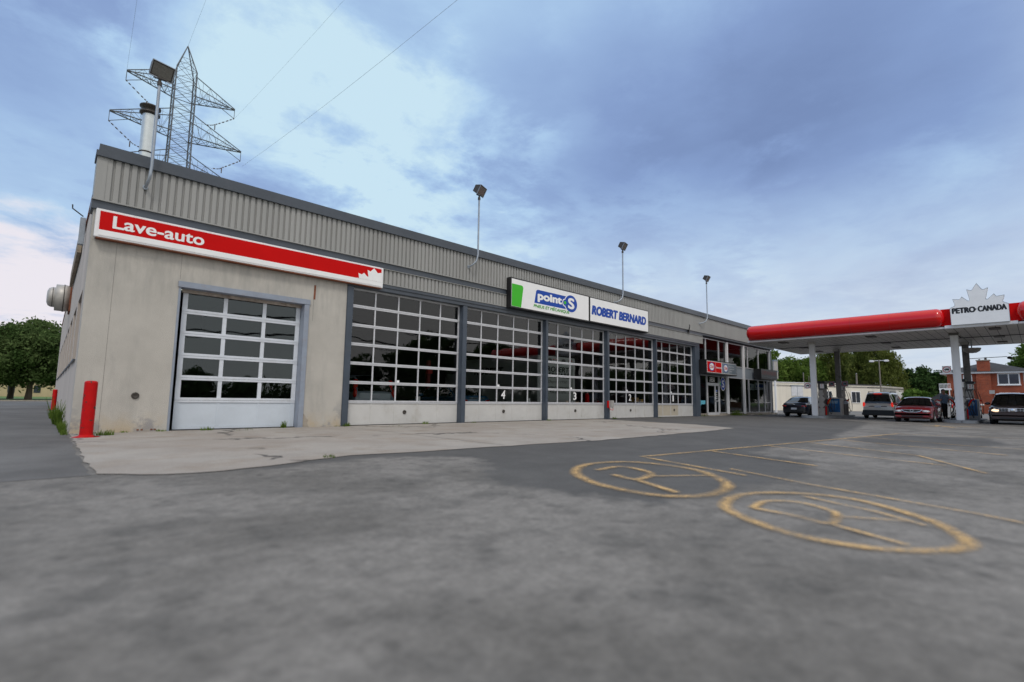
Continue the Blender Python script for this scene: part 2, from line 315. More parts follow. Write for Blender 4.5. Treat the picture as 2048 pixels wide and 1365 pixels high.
def bollard_mat():
    m = M['redpaint']; t = m.node_tree; n = t.nodes; l = t.links; b = n['Principled BSDF']; src = b.inputs['Base Color'].links[0].from_socket
    tc = n.new('ShaderNodeTexCoord'); q = n.new('ShaderNodeTexNoise'); q.inputs['Scale'].default_value = 9; q.inputs['Detail'].default_value = 6; l.new(tc.outputs['Object'], q.inputs['Vector'])
    r_ = n.new('ShaderNodeMapRange'); r_.inputs['From Min'].default_value = .625; r_.inputs['From Max'].default_value = .64; l.new(q.outputs['Fac'], r_.inputs['Value'])
    mx = n.new('ShaderNodeMix'); mx.data_type = 'RGBA'; l.new(r_.outputs[0], mx.inputs[0]); l.new(src, mx.inputs[6]); mx.inputs[7].default_value = (.06, .035, .03, 1); l.new(mx.outputs[2], b.inputs['Base Color'])
bollard_mat()

# ------------------------------------------------------------------ mesh helpers
class MB:
    def __init__(s): s.v = []; s.f = []; s.sm = []
    def add(s, vs, fs, smooth=False):
        o = len(s.v); s.v += [tuple(q) for q in vs]; s.f += [tuple(i+o for i in f) for f in fs]; s.sm += [smooth]*len(fs); return s
    def box(s, a, b, c=0):
        x0, y0, z0 = a; x1, y1, z1 = b
        if x0 > x1: x0, x1 = x1, x0
        if y0 > y1: y0, y1 = y1, y0
        if z0 > z1: z0, z1 = z1, z0
        if c <= 0:
            return s.add([(x0,y0,z0),(x1,y0,z0),(x1,y1,z0),(x0,y1,z0),(x0,y0,z1),(x1,y0,z1),(x1,y1,z1),(x0,y1,z1)],
                  [(3,2,1,0),(4,5,6,7),(0,1,5,4),(1,2,6,5),(2,3,7,6),(3,0,4,7)])
        # bevelled box
        bm = bmesh.new(); bmesh.ops.create_cube(bm, size=1)
        for v in bm.verts: v.co = Vector(((x0+x1)/2+v.co.x*(x1-x0), (y0+y1)/2+v.co.y*(y1-y0), (z0+z1)/2+v.co.z*(z1-z0)))
        bmesh.ops.bevel(bm, geom=bm.edges[:], offset=c, segments=2, affect='EDGES')
        bm.verts.index_update(); s.add([v.co[:] for v in bm.verts], [[v.index for v in f.verts] for f in bm.faces]); bm.free(); return s
    def cyl(s, p, q, r1, r2=None, n=12, cap=True, smooth=True):
        p = Vector(p); q = Vector(q); r2 = r1 if r2 is None else r2
        d = (q-p).normalized(); a = d.orthogonal().normalized(); b = d.cross(a)
        vs = []
        for c_, r_ in ((p, r1), (q, r2)):
            for i in range(n):
                t = 2*math.pi*i/n; vs.append(c_+a*(r_*math.cos(t))+b*(r_*math.sin(t)))
        s.add(vs, [(i, (i+1) % n, n+(i+1) % n, n+i) for i in range(n)], smooth)
        if cap: s.add(vs[:n], [tuple(range(n))[::-1]]); s.add(vs[n:], [tuple(range(n))])
        return s
    def tube(s, pts, r, n=8):
        pts = [Vector(p) for p in pts]; rs = r if isinstance(r, (list, tuple)) else [r]*len(pts)
        vs = []; a = None
        for i, p in enumerate(pts):
            d = (pts[min(i+1, len(pts)-1)]-pts[max(i-1, 0)]).normalized()
            a = d.orthogonal().normalized() if a is None else (a-d*a.dot(d)).normalized()
            b = d.cross(a)
            for k in range(n):
                t = 2*math.pi*k/n; vs.append(p+a*(rs[i]*math.cos(t))+b*(rs[i]*math.sin(t)))
        fs = [(i*n+k, i*n+(k+1) % n, (i+1)*n+(k+1) % n, (i+1)*n+k) for i in range(len(pts)-1) for k in range(n)]
        s.add(vs, fs, True); s.add(vs[:n], [tuple(range(n))[::-1]]); s.add(vs[-n:], [tuple(range(n))]); return s
    def bar(s, p, q, r): return s.cyl(p, q, r, n=4, smooth=False)
    def prism(s, poly, axis, a, b):
        # polygon (u,v) swept along axis from a to b ; axis 'x': (u,v)=(y,z) 'y': (x,z) 'z': (x,y)
        def P(u, v, w): return {'x': (w, u, v), 'y': (u, w, v), 'z': (u, v, w)}[axis]
        n = len(poly); vs = [P(u, v, a) for u, v in poly]+[P(u, v, b) for u, v in poly]
        ar = sum(poly[i][0]*poly[(i+1) % n][1]-poly[(i+1) % n][0]*poly[i][1] for i in range(n))
        fl = (ar > 0) ^ (axis == 'y') ^ (a > b)
        fs = [tuple(range(n))[::-1], tuple(range(n, 2*n))]+[(i, (i+1) % n, n+(i+1) % n, n+i) for i in range(n)]
        if not fl: fs = [f[::-1] for f in fs]
        return s.add(vs, fs)
    def quad(s, *p): return s.add(p, [tuple(range(len(p)))])
    def ell(s, c, r, nu=16, nv=10):
        vs = []; fs = []
        for j in range(nv+1):
            ph = math.pi*j/nv
            for i in range(nu):
                th = 2*math.pi*i/nu; vs.append((c[0]+r[0]*math.sin(ph)*math.cos(th), c[1]+r[1]*math.sin(ph)*math.sin(th), c[2]+r[2]*math.cos(ph)))
        for j in range(nv):
            for i in range(nu): fs.append((j*nu+i, (j+1)*nu+i, (j+1)*nu+(i+1) % nu, j*nu+(i+1) % nu))
        return s.add(vs, fs, True)
    def lathe(s, prof, c, axis='z', n=24):
        vs = []; 
        for r_, h in prof:
            for i in range(n):
                t = 2*math.pi*i/n; a, b = r_*math.cos(t), r_*math.sin(t)
                vs.append({'z': (c[0]+a, c[1]+b, c[2]+h), 'y': (c[0]+a, c[1]+h, c[2]+b), 'x': (c[0]+h, c[1]+a, c[2]+b)}[axis])
        return s.add(vs, [(j*n+i, j*n+(i+1) % n, (j+1)*n+(i+1) % n, (j+1)*n+i) for j in range(len(prof)-1) for i in range(n)], True)
    def mesh(s, name, m, fixn=False):
        me = bpy.data.meshes.new(name); me.from_pydata(s.v, [], s.f); me.polygons.foreach_set('use_smooth', s.sm)
        if fixn:
            bm = bmesh.new(); bm.from_mesh(me); bmesh.ops.remove_doubles(bm, verts=bm.verts, dist=1e-5); bmesh.ops.recalc_face_normals(bm, faces=bm.faces); bm.to_mesh(me); bm.free()
            me.set_sharp_from_angle(angle=R(38))
        if m: me.materials.append(m)
        me.update(); return me
    def build(s, name, m, parent=None, fixn=False, **k):
        o = bpy.data.objects.new(name, s.mesh(name, m, fixn)); COL.objects.link(o)
        if parent: o.parent = parent
        if k: tag(o, **k)
        return o
def tag(o, label=None, cat=None, group=None, kind=None):
    if label: o['label'] = label
    if cat: o['category'] = cat
    if group: o['group'] = group
    if kind: o['kind'] = kind
    return o
def thing(name, label, cat, loc=(0, 0, 0), rz=0, group=None):
    o = bpy.data.objects.new(name, None); COL.objects.link(o); o.location = loc; o.rotation_euler = (0, 0, R(rz)); o.empty_display_size = .3
    return tag(o, label, cat, group)
def kids(o): return [c for c in bpy.data.objects if c.parent == o]
def dup(o, loc=None, rz=None, label=None, scale=None, parent=None):
    c = o.copy(); COL.objects.link(c); c.parent = parent
    if loc is not None: c.location = loc
    if rz is not None: c.rotation_euler = (0, 0, R(rz))
    if scale is not None: c.scale = (scale,)*3 if not isinstance(scale, tuple) else scale
    if label: c['label'] = label
    for k in kids(o): dup(k, parent=c)
    return c
def box1(name, a, b, m, parent=None, c=0, **k): return MB().box(a, b, c).build(name, m, parent, **k)

def text_mb(txt, x, z, w_, h_, y, axis='y', bold=.0, shear=0, depth=.004, flip=1):
    """lettering as mesh, fitted in a box x..x+w, z..z+h on the plane y (axis y) or x (axis x, reading towards -Y)"""
    cu = bpy.data.curves.new('lettering', 'FONT'); cu.body = txt; cu.size = 1; cu.offset = 0; cu.extrude = .0; cu.shear = shear; cu.resolution_u = 5
    o = bpy.data.objects.new('lettering', cu); COL.objects.link(o); dg = bpy.context.evaluated_depsgraph_get(); dg.update()
    me = bpy.data.meshes.new_from_object(o.evaluated_get(dg)); v = np.array([p.co[:] for p in me.vertices]); fs = [tuple(p.vertices) for p in me.polygons]
    bpy.data.objects.remove(o); bpy.data.curves.remove(cu); bpy.data.meshes.remove(me)
    mn = v.min(0); mxx = v.max(0); u = (v[:, 0]-mn[0])/(mxx[0]-mn[0])*w_; q = (v[:, 1]-mn[1])/(mxx[1]-mn[1])*h_
    mb = MB(); e_ = bold*w_/(mxx[0]-mn[0])
    for k, (sx, sz) in enumerate([(0, 0)]+[(math.cos(i*math.pi/5), math.sin(i*math.pi/5)*.8) for i in range(10)] if bold > .015 else [(0, 0)]):
        a_ = u+sx*e_; b_ = q+sz*e_*.8; yy = y-.00015*k
        mb.add([(x+a, yy, z+b) for a, b in zip(a_, b_)] if axis == 'y' else [(yy, x-a, z+b) for a, b in zip(a_, b_)], fs)
    return mb

# ------------------------------------------------------------------ ground
terrain_m = ground_mat('lawn', (.09, .165, .035), (.12, .19, .05), .08, .6, .3)
asph = ground_mat('asphalt_old', (.218, .205, .188), (.150, .141, .128), .5, 6.5, .19, spots=5.5, tint2=(.112, .107, .099), small=22, seal=((.092, .089, .085), (.112, .109, .104)))
asph_lane = ground_mat('asphalt_lane', (.150, .147, .143), (.112, .109, .105), .3, 1.0, .18, crack=.0)
asph_far = ground_mat('asphalt_far', (.20, .195, .19), (.16, .155, .15), .12, .5, .16)
conc = ground_mat('concrete_apron', (.335, .30, .265), (.37, .34, .305), .35, 1.3, .08, crack=.16, tint2=(.30, .255, .21), small=70)
def sheet(name, pts, z, m, **k):
    mb = MB(); mb.add([(x, y, z) for x, y in pts], [tuple(range(len(pts)))])
    o = mb.build(name, m, kind='structure')
    if o.data.polygons[0].normal.z < 0: o.data.flip_normals()
    return o
def rough_edge(pts, amp, seg=.25, seed=1):
    rnd = random.Random(seed); out = []
    for i in range(len(pts)):
        a = Vector(pts[i]); b = Vector(pts[(i+1) % len(pts)]); n = max(1, int((b-a).length/seg)); pr = Vector((-(b-a).y, (b-a).x)).normalized()
        for k in range(n):
            p = a.lerp(b, k/n); out.append(tuple(p+pr*rnd.uniform(-amp, amp)))
    return out
sheet('terrain', [(-900, -900), (900, -900), (900, 900), (-900, 900)], -.03, terrain_m)
seal_poly = [(.8, -8.4), (2.2, -8.75), (4.0, -8.4), (5.2, -9.3), (4.6, -10.3), (3.75, -11.2), (3.95, -12.3), (4.25, -13.2), (5.6, -13.3), (6.9, -13.5), (8.4, -13.3), (9.3, -13.0), (9.9, -11.8), (12.5, -11.7), (15.5, -11.9), (17.5, -11.4), (24, -10.6), (32, -9.4), (36, -6.2), (46, -3.9), (46, .5), (12, .5), (7, -3), (1.5, -4)]
patch_poly = [(19.4, -12.3), (20.4, -14.6), (17.5, -15.1), (15.8, -14.6), (14.6, -13.1), (15.7, -12.1)]
def sdist(P, poly):   # signed distance to a polygon, positive inside
    d = np.full(len(P), 1e9); ins = np.zeros(len(P), bool); n = len(poly)
    for i in range(n):
        a = np.array(poly[i], float); b = np.array(poly[(i+1) % n], float); ab = b-a; ap = P-a
        t = np.clip((ap@ab)/(ab@ab), 0, 1); d = np.minimum(d, np.linalg.norm(ap-t[:, None]*ab, axis=1))
        c_ = (a[1] > P[:, 1]) != (b[1] > P[:, 1]); xi = (b[0]-a[0])*(P[:, 1]-a[1])/(b[1]-a[1]+1e-12)+a[0]; ins ^= c_ & (P[:, 0] < xi)
    return np.where(ins, d, -d)
gx_ = np.concatenate([[-40, -12], np.arange(-3, 30, .22), np.arange(30, 50, .5), [62]]); gy_ = np.concatenate([[-31, -22], np.arange(-17, .6, .22), [10, 30, 56]])
GX, GY = np.meshgrid(gx_, gy_, indexing='ij'); P2 = np.stack([GX.ravel(), GY.ravel()], 1); nx_, ny_ = GX.shape
lotm = MB(); lotm.add([(a, b, 0) for a, b in P2.tolist()], [(i*ny_+j, (i+1)*ny_+j, (i+1)*ny_+j+1, i*ny_+j+1) for i in range(nx_-1) for j in range(ny_-1)])
lot = lotm.build('asphalt_lot', asph, kind='structure')
sv_ = np.maximum(np.clip(.5+sdist(P2, seal_poly)/.9, 0, 1), np.clip(.5+sdist(P2, patch_poly)/.9, 0, .9))
lot.data.attributes.new('seal', 'FLOAT', 'POINT').data.foreach_set('value', sv_.astype(np.float32))
sheet('street', [(-300, -46), (300, -46), (300, -34), (-300, -34)], -.01, asph_far)
sheet('side_road', [(62, -31), (120, -31), (120, 30), (62, 30)], -.004, asph_far)
sheet('lane', rough_edge([(-12, 56), (-12, -7.6), (-1.0, -8.1), (.46, -8.1), (.42, -4.4), (.42, 56)], .03), .004, asph_lane)
apron = [(.47, -.30), (.48, -6.6), (.5, -8.05), (1.1, -8.55), (1.7, -8.65), (2.75, -8.3), (3.7, -7.95), (4.9, -8.15), (6.2, -8.2), (7.8, -8.3), (9.7, -8.45), (12.8, -8.35), (15.9, -8.2), (18.6, -7.9), (19.9, -5.8), (20.1, -3.5), (20.5, -.30)]
sheet('concrete_apron', rough_edge(apron, .035, .25, 3), .009, conc)
# expansion joints as narrow dark strips
for X in (6.9, 13.6): sheet('joint', [(X, -.3), (X+.02, -.3), (X+.05, -8.1), (X+.03, -8.1)], .0125, M['cabinet_dark'])

# painted marks
def paint_mat():
    m = bpy.data.materials.new('road_paint'); m.use_nodes = True; t = m.node_tree; n = t.nodes; l = t.links
    b = n['Principled BSDF']; b.inputs['Base Color'].default_value = (.74, .48, .20, 1); b.inputs['Roughness'].default_value = .8
    tc = n.new('ShaderNodeTexCoord')
    def nz(s): q = n.new('ShaderNodeTexNoise'); q.inputs['Scale'].default_value = s; q.inputs['Detail'].default_value = 8; q.inputs['Roughness'].default_value = .7; l.new(tc.outputs['Object'], q.inputs['Vector']); return q.outputs['Fac']
    a = n.new('ShaderNodeMath'); a.operation = 'ADD'; l.new(nz(2.0), a.inputs[0]); l.new(nz(30), a.inputs[1])
    r_ = n.new('ShaderNodeMapRange'); r_.inputs['From Min'].default_value = .80; r_.inputs['From Max'].default_value = 1.1; l.new(a.outputs[0], r_.inputs['Value'])
    r_.inputs['To Min'].default_value = 1.0; r_.inputs['To Max'].default_value = .22
    at = n.new('ShaderNodeAttribute'); at.attribute_name = 'wear'
    mu = n.new('ShaderNodeMath'); mu.operation = 'MULTIPLY'; l.new(r_.outputs[0], mu.inputs[0]); l.new(at.outputs['Fac'], mu.inputs[1])
    l.new(mu.outputs[0], b.inputs['Alpha']); return m
paint = paint_mat()
def stripe(pts, wd, z=.013, closed=False):
    mb = MB(); P = [Vector((*p, 0)) for p in pts]; n = len(P); vs = []
    for i in range(n):
        d = (P[(i+1) % n if closed else min(i+1, n-1)]-P[(i-1) % n if closed else max(i-1, 0)]).normalized(); s_ = Vector((-d.y, d.x, 0))*wd/2
        vs += [(*(P[i]+s_*q)[:2], z) for q in (-1.6, -.25, .25, 1.6)]
    m_ = n if closed else n-1
    mb.add(vs, [(4*i+q, 4*((i+1) % n)+q, 4*((i+1) % n)+q+1, 4*i+q+1) for i in range(m_) for q in range(3)]); return mb
def worn(o):   # worn paint: full in the middle of a stroke, feathered at its edges
    o.data.attributes.new('wear', 'FLOAT', 'POINT').data.foreach_set('value', [0, 1, 1, 0]*(len(o.data.vertices)//4)); return o
def spline(pts, closed=False, k=6):
    out = []; n = len(pts)
    for i in range(n if closed else n-1):
        g = lambda j: Vector(pts[j % n] if closed else pts[max(0, min(n-1, j))])
        p0, p1, p2, p3 = g(i-1), g(i), g(i+1), g(i+2)
        for q in range(k):
            t = q/k; out.append(tuple(.5*((2*p1)+(p2-p0)*t+(2*p0-5*p1+4*p2-p3)*t*t+(3*p1-p0-3*p2+p3)*t**3)))
    if not closed: out.append(tuple(pts[-1]))
    return out
c1o = spline([(5.19,-11.4),(5.96,-11.04),(6.7,-11.3),(6.7,-12.25),(5.9,-13.09),(5.11,-13.31),(4.62,-13.08),(4.54,-12.61),(4.7,-12.02)], True)
t1 = thing('painted_symbol', 'faded yellow painted circle with a looped figure inside, the one farther from the viewer', 'road marking', (0, 0, 0), group='yellow circles painted on the asphalt')
worn(stripe(c1o, .12, .014, True).build('ring', paint, t1))
mb = stripe(spline([(5.51,-11.5),(6.1,-11.5),(5.94,-12.03),(5.6,-12.24),(5.25,-12.26),(5.36,-11.88)]), .10, .015)
mb2 = stripe([(5.55,-12.2),(6.3,-12.7)], .07, .0155); mb.add(mb2.v, mb2.f); mb2 = stripe([(5.25,-12.26),(4.84,-13.05)], .09, .0165); mb.add(mb2.v, mb2.f); worn(mb.build('figure', paint, t1))
c2o = spline([(4.59,-13.64),(5.24,-13.51),(5.76,-13.77),(5.94,-14.31),(5.45,-14.92),(4.92,-15.21),(4.62,-15.27),(4.32,-15.16),(4.04,-14.85),(4.0,-14.43),(4.21,-14.01)], True)
t2 = thing('painted_symbol', 'larger looking yellow painted circle with a looped figure, nearest the viewer at lower right', 'road marking', (0, 0, 0), group='yellow circles painted on the asphalt')
worn(stripe(c2o, .10, .014, True).build('ring', paint, t2))
mb = stripe(spline([(4.7,-13.84),(5.13,-13.81),(5.31,-14.04),(5.14,-14.34),(4.92,-14.44),(4.58,-14.46),(4.66,-14.18),(4.7,-13.86)]), .07, .015)
for p, z in (([(4.91,-14.43),(5.2,-14.9)], .0155), ([(4.58,-14.46),(4.3,-15.0)], .0165), ([(5.7,-13.95),(5.4,-14.62),(5.1,-15.0)], .016)):
    mb2 = stripe(p, .055, z); mb.add(mb2.v, mb2.f)
worn(mb.build('figure', paint, t2))
mb = MB()
for i, (p, wd) in enumerate((([(7.46,-10.97),(20.68,-12.46)], .09), ([(7.42,-11.08),(6.7,-13.0)], .08), ([(9.44,-11.3),(8.62,-13.3)], .08), ([(13.54,-11.8),(12.0,-14.05),(9.7,-15.1)], .07), ([(17.27,-12.2),(16.01,-14.32),(15.7,-16.4)], .07),
       ([(20.22,-12.55),(21.22,-15.5)], .07), ([(11.6,-11.6),(10.4,-14.6)], .07), ([(7.17,-12.6),(6.57,-13.79),(6.04,-15.2),(5.6,-16)], .06), ([(15.3,-12.0),(13.6,-15.2)], .07))):
    q = stripe(p, wd, .012+i*.0004); mb.add(q.v, q.f)
worn(mb.build('stall_lines', paint, kind='structure'))
mb = MB()
for i, p in enumerate(([(30.5,-11.8),(29.8,-12.4),(29.3,-12.5)], [(29.9,-12.3),(30.8,-12.9),(31.2,-13.6)], [(30.2,-12.55),(28.2,-13.2)], [(31.2,-12.2),(30.0,-12.5)], [(28.9,-12.2),(30.6,-13.8)])):
    q = stripe(p, .14, .011+i*.0004); mb.add(q.v, q.f)
worn(mb.build('arrow_marks', paint, kind='structure'))

# ------------------------------------------------------------------ the garage building
B = thing('garage_building', 'long low service garage with pale stucco end and a row of glazed overhead doors', 'building', (0, 0, 0))
X0, X1, YW, DEP = .47, 45.5, -.2, 34
# door bays
bays = [(7.21, 11.79), (12.01, 16.63), (16.79, 21.40), (21.58, 26.27), (26.38, 31.16)]
mb = MB()   # stucco front with the wash door hole
dl, dr, dt = 2.36, 5.76, 3.93
mb.box((X0, YW, -.4), (dl, .3, 5.55)); mb.box((dr, YW, -.4), (6.99, .3, 5.55)); mb.box((dl, YW, dt), (dr, .3, 5.55))
mb.build('stucco_wall', M['stucco'], B)
# hairline joint & control lines
for p, q in (((.98, YW-.003, .0), (.985, YW-.0005, 4.7)), ((dl-.01, YW-.003, dt+.08), (dl-.004, YW-.0005, 4.7)), ((5.9, YW-.003, 3.3), (5.906, YW-.0005, 4.0))): MB().box(p, q).build('wall_joint', M['cabinet_dark'], B)
mb = MB(); mb.prism([(5.895, 3.99), (5.955, 3.99), (5.96, 4.45), (5.90, 4.45)], 'y', YW-.006, YW-.0005); mb.build('rust_streak', M['rust'], B)
# spalled corner at the door foot, rust flecks, drain hole
mb = MB(); mb.prism([(5.78, 0), (5.98, 0), (5.92, .12), (5.95, .22), (5.86, .30), (5.80, .42), (5.775, .40)], 'y', YW-.010, YW-.0008); mb.build('spalled_patch', M['plinth'], B)
mb = MB()
for x in (1.72, 1.80, 2.0, 2.07): MB().box((x, YW-.005, .035), (x+.045, YW-.0006, .07)).build('rust_fleck', M['rust'], B)
mb = MB(); mb.lathe([(.0, -.02), (.05, -.02), (.075, -.035), (.085, -.002)], (1.63, YW, .90), 'y', 12); mb.build('pipe_stub', M['bronze'], B)
# left side wall with deep window slots
mb = MB(); rec = .28
wins = [(.95+3.28*i, 3.45+3.28*i) for i in range(9)]
yprev = .3
for a, b in wins:
    mb.box((X0, yprev, -.4), (X0+.35, a, 5.9)); mb.box((X0, a, -.4), (X0+.35, b, 1.80)); mb.box((X0, a, 3.60), (X0+.35, b, 5.9)); yprev = b
mb.box((X0, yprev, -.4), (X0+.35, DEP, 5.9)); mb.build('side_wall', M['side'], B)
for a, b in wins:
    f = MB().box((X0+rec, a, 1.8), (X0+rec+.06, b, 3.6)).build('side_window', M['win'], B)
    MB().box((X0-.05, a-.03, 1.76), (X0+.20, b+.03, 1.80)).build('window_sill', M['dark'], f)
mb = MB(); mb.box((X0-.03, .3, 5.86), (X0+.4, DEP+.05, 5.98)); mb.build('side_coping', M['rust'], B)
mb = MB(); mb.box((X1-.3, .26, -.1), (X1, DEP, 6.4)); mb.box((X0+.35, DEP-.3, -.1), (X1-.3, DEP, 6.4)); mb.build('rear_wall', M['cream'], B)
mb = MB(); mb.box((X0+.1, .35, 6.02), (X1-.05, DEP-.05, 6.22)); mb.build('roof', M['roof'], B)
# ribbed cladding
def ribs(x0, x1, z0, z1, y, pitch=.163, dep=.045, crest=.62):
    mb = MB(); x = x0; prof = []
    while x < x1-1e-3:
        for fx, dy in ((0, 0), (crest, 0), (crest+.06, dep), (.94, dep)):
            xx = x+fx*pitch
            if xx <= x1: prof.append((xx, y+dy))
        x += pitch
    prof.append((x1, y))
    vs = [(a, b, z) for a, b in prof for z in (z0, z1)]
    return mb.add(vs, [(2*i, 2*i+2, 2*i+3, 2*i+1) for i in range(len(prof)-1)])
FY = -.30
mb = ribs(X0+.17, 45.6, 5.66, 6.72, FY); mb.box((X0-.03, FY-.012, 5.66), (X0+.17, FY+.05, 6.72)); mb.box((X0-.03, FY+.05, 5.66), (X0+.02, .5, 6.72)); mb.box((X0+.02, FY+.06, 5.66), (45.6, FY+.12, 6.72)); mb.build('upper_cladding', M['clad'], B)
mb = MB(); mb.box((X0-.06, FY-.07, 6.72), (45.66, .3, 6.855)); mb.box((X0-.01, FY-.045, 6.862), (45.64, .3, 7.03)); mb.box((X0-.02, .3, 6.72), (X0+.2, .55, 7.0)); mb.build('roof_edge_trim', M['dark'], B)
mb = MB(); mb.box((X0-.055, FY-.055, 6.856), (45.65, FY-.02, 6.861)); mb.build('trim_seam', M['black'], B)
mb = MB(); mb.box((X0-.05, FY-.02, 5.63), (45.6, FY+.05, 5.658)); mb.build('cladding_flashing', M['clad'], B)
mb = MB(); mb.box((X0-.05, -.27, 5.42), (32.25, -.16, 5.628)); mb.box((X0-.05, -.16, 5.42), (X0, .35, 5.65)); mb.build('eaves_band', M['dark'], B)
mb = ribs(7.0, 32.2, 4.90, 5.40, -.28); mb.box((7.0, -.22, 4.90), (32.2, -.18, 5.40)); mb.box((32.2, -.29, 4.90), (32.23, 0, 5.40)); mb.build('lower_cladding', M['clad'], B)
mb = MB(); mb.box((7.0, -.32, 5.401), (32.22, -.2, 5.419)); mb.box((7.0, -.31, 4.872), (32.22, -.2, 4.898)); mb.build('cladding_flashing', M['clad'], B)
mb = MB(); mb.box((6.99, -.29, 4.76), (31.6, .05, 4.87)); mb.box((6.99, -.26, 4.63), (31.6, .05, 4.755)); mb.build('door_beam', M['dark'], B)
# pillars
px = [(6.99, 7.21), (11.79, 12.01), (16.63, 16.79), (21.40, 21.58), (26.27, 26.38), (31.16, 31.32)]
for i, (a, b) in enumerate(px):
    mb = MB(); mb.box((a, -.25 if i else -.24, -.1), (b, .1, 4.62), .012)
    if i == 5: mb.box((31.33, -.2, -.1), (31.9, .1, 5.39), .012)
    mb.build('pillar', M['pillar'], B)
# floor, inner walls
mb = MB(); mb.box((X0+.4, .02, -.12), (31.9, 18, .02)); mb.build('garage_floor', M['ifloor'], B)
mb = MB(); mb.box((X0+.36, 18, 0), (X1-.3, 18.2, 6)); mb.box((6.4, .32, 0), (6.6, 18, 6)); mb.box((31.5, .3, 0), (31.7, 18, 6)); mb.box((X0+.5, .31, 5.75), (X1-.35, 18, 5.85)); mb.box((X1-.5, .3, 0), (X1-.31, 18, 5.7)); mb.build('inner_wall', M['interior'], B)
tube_m = mat('fluorescent_tube', (.8, .8, .7), .5, emit=1.2, emcol=(.95, 1, .8))
for x, y, z in ((2.75, 2.2, 4.55), (3.6, 7.2, 5.2)):
    MB().box((x, y, z), (x+.35, y+.9, z+.04)).build('ceiling_tube', tube_m, B)
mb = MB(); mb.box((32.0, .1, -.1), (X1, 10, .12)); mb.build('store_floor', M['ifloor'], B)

# overhead doors
def overhead_door(x0, x1, ztop, zp, cols, rows, y, rail_m, panel_m, num=None, numcol=2, lock=True, rw=.055, hw=.05, tanp=()):
    d = bpy.data.objects.new('garage_door', None); COL.objects.link(d); d.parent = B
    fr = MB(); W_ = x1-x0; cw = W_/cols; sec = (ztop-zp)/rows
    fr.box((x0, y-.012, zp), (x0+rw, y+.045, ztop-.03)); fr.box((x1-rw, y-.012, zp), (x1, y+.045, ztop-.03))
    for j in range(rows+1):
        z = zp+sec*j
        if j == rows: fr.box((x0, y-.018, z-.09), (x1, y+.045, z-.025)); continue
        # a joint between two sections: two rails with a groove
        lo = .0 if j else .0
        fr.box((x0, y-.022, z-hw), (x1, y+.045, z-.006), .004); fr.box((x0, y-.028, z-.002), (x1, y+.045, z+hw), .004)
    for i in range(1, cols):
        x = x0+cw*i
        for j in range(rows):
            z = zp+sec*j; fr.box((x-rw*.42, y-.010, z+hw), (x+rw*.42, y+.04, z+sec-(hw if j < rows-1 else .09)))
    fr.build('door_frame', rail_m, d)
    gl = MB(); gl.quad((x0+rw, y+.02, zp+hw), (x1-rw, y+.02, zp+hw), (x1-rw, y+.02, ztop-.09), (x0+rw, y+.02, ztop-.09)); gl.build('glazing', M['washglass'] if cols == 3 else M['glass'], d)
    for i in range(cols):
        xa, xb = x0+cw*i, x0+cw*(i+1); pm = M['panel_tan'] if i in tanp else panel_m
        pb = MB(); pb.box((xa+(.0 if i else rw), y+.006, .09), (xb-(0 if i < cols-1 else rw), y+.03, zp-hw)); pb.build('bottom_panel', pm, d)
    st = MB()
    for i in range(1, cols): x = x0+cw*i; st.box((x-.028, y-.006, .09), (x+.028, y+.02, zp-hw), .003)
    st.box((x0, y-.008, .02), (x1, y+.035, .088), .003); st.box((x0, y-.008, .088), (x0+rw, y+.03, zp-hw)); st.box((x1-rw, y-.008, .088), (x1, y+.03, zp-hw)); st.build('panel_rail', panel_m, d)
    MB().box((x0, y-.004, -.03), (x1, y+.03, .018)).build('rubber_seal', M['rubber'], d)
    if lock:
        lx = x0+cw*2.44; kb = MB(); kb.lathe([(0, -.012), (.035, -.012), (.04, -.03), (.065, -.028), (.075, .006)], (lx, y, zp*.55), 'y', 16); kb.build('door_lock', M['bronze'], d)
        MB().box((x0+cw*2+.04, y-.006, zp+sec+.0), (x0+cw*2+.14, y+.01, zp+sec+.13)).build('notice', M['white'], d)
    if num:
        nx = x0+cw*(numcol+.30); text_mb(num, nx, zp+hw+.13, .22 if num != '1' else .11, .36, y+.014, bold=.02, shear=.12 if num == '4' else 0).build('bay_number', M['white'], d)
    return d
for k, (a, b) in enumerate(bays):
    xa = 7.26 if k == 0 else a-.02
    overhead_door(a+.01 if k else a+.01, b-.005, 4.66, .785, 5, 6, 0, M['alu'], M['panel'], (None, '4', '3', '2', '1')[k], lock=True, tanp=(0, 1, 2) if k == 4 else ())
wd = overhead_door(2.50, 5.62, 3.80, .80, 3, 5, .10, M['alu_white'], M['panel_white'], None, lock=False, rw=.12, hw=.065)
# steel frame and rusty head of the wash door
mb = MB(); mb.box((dl-.02, YW-.012, -.02), (dl+.035, .15, dt-.14), .006); mb.box((dr-.13, YW-.035, -.02), (dr+.02, .15, dt-.14), .006); mb.box((dl-.04, YW-.045, dt-.139), (dr+.04, .15, dt+.02), .006); mb.build('steel_door_frame', M['steel'], B)
mb = MB(); mb.box((2.46, .02, 3.70), (5.63, .08, 3.80)); mb.build('rusty_head', mat('rusty_white', (.42, .36, .31), .7, var=.3, vs=5, dirt=.7, dirtcol=(.17, .08, .05)), B)

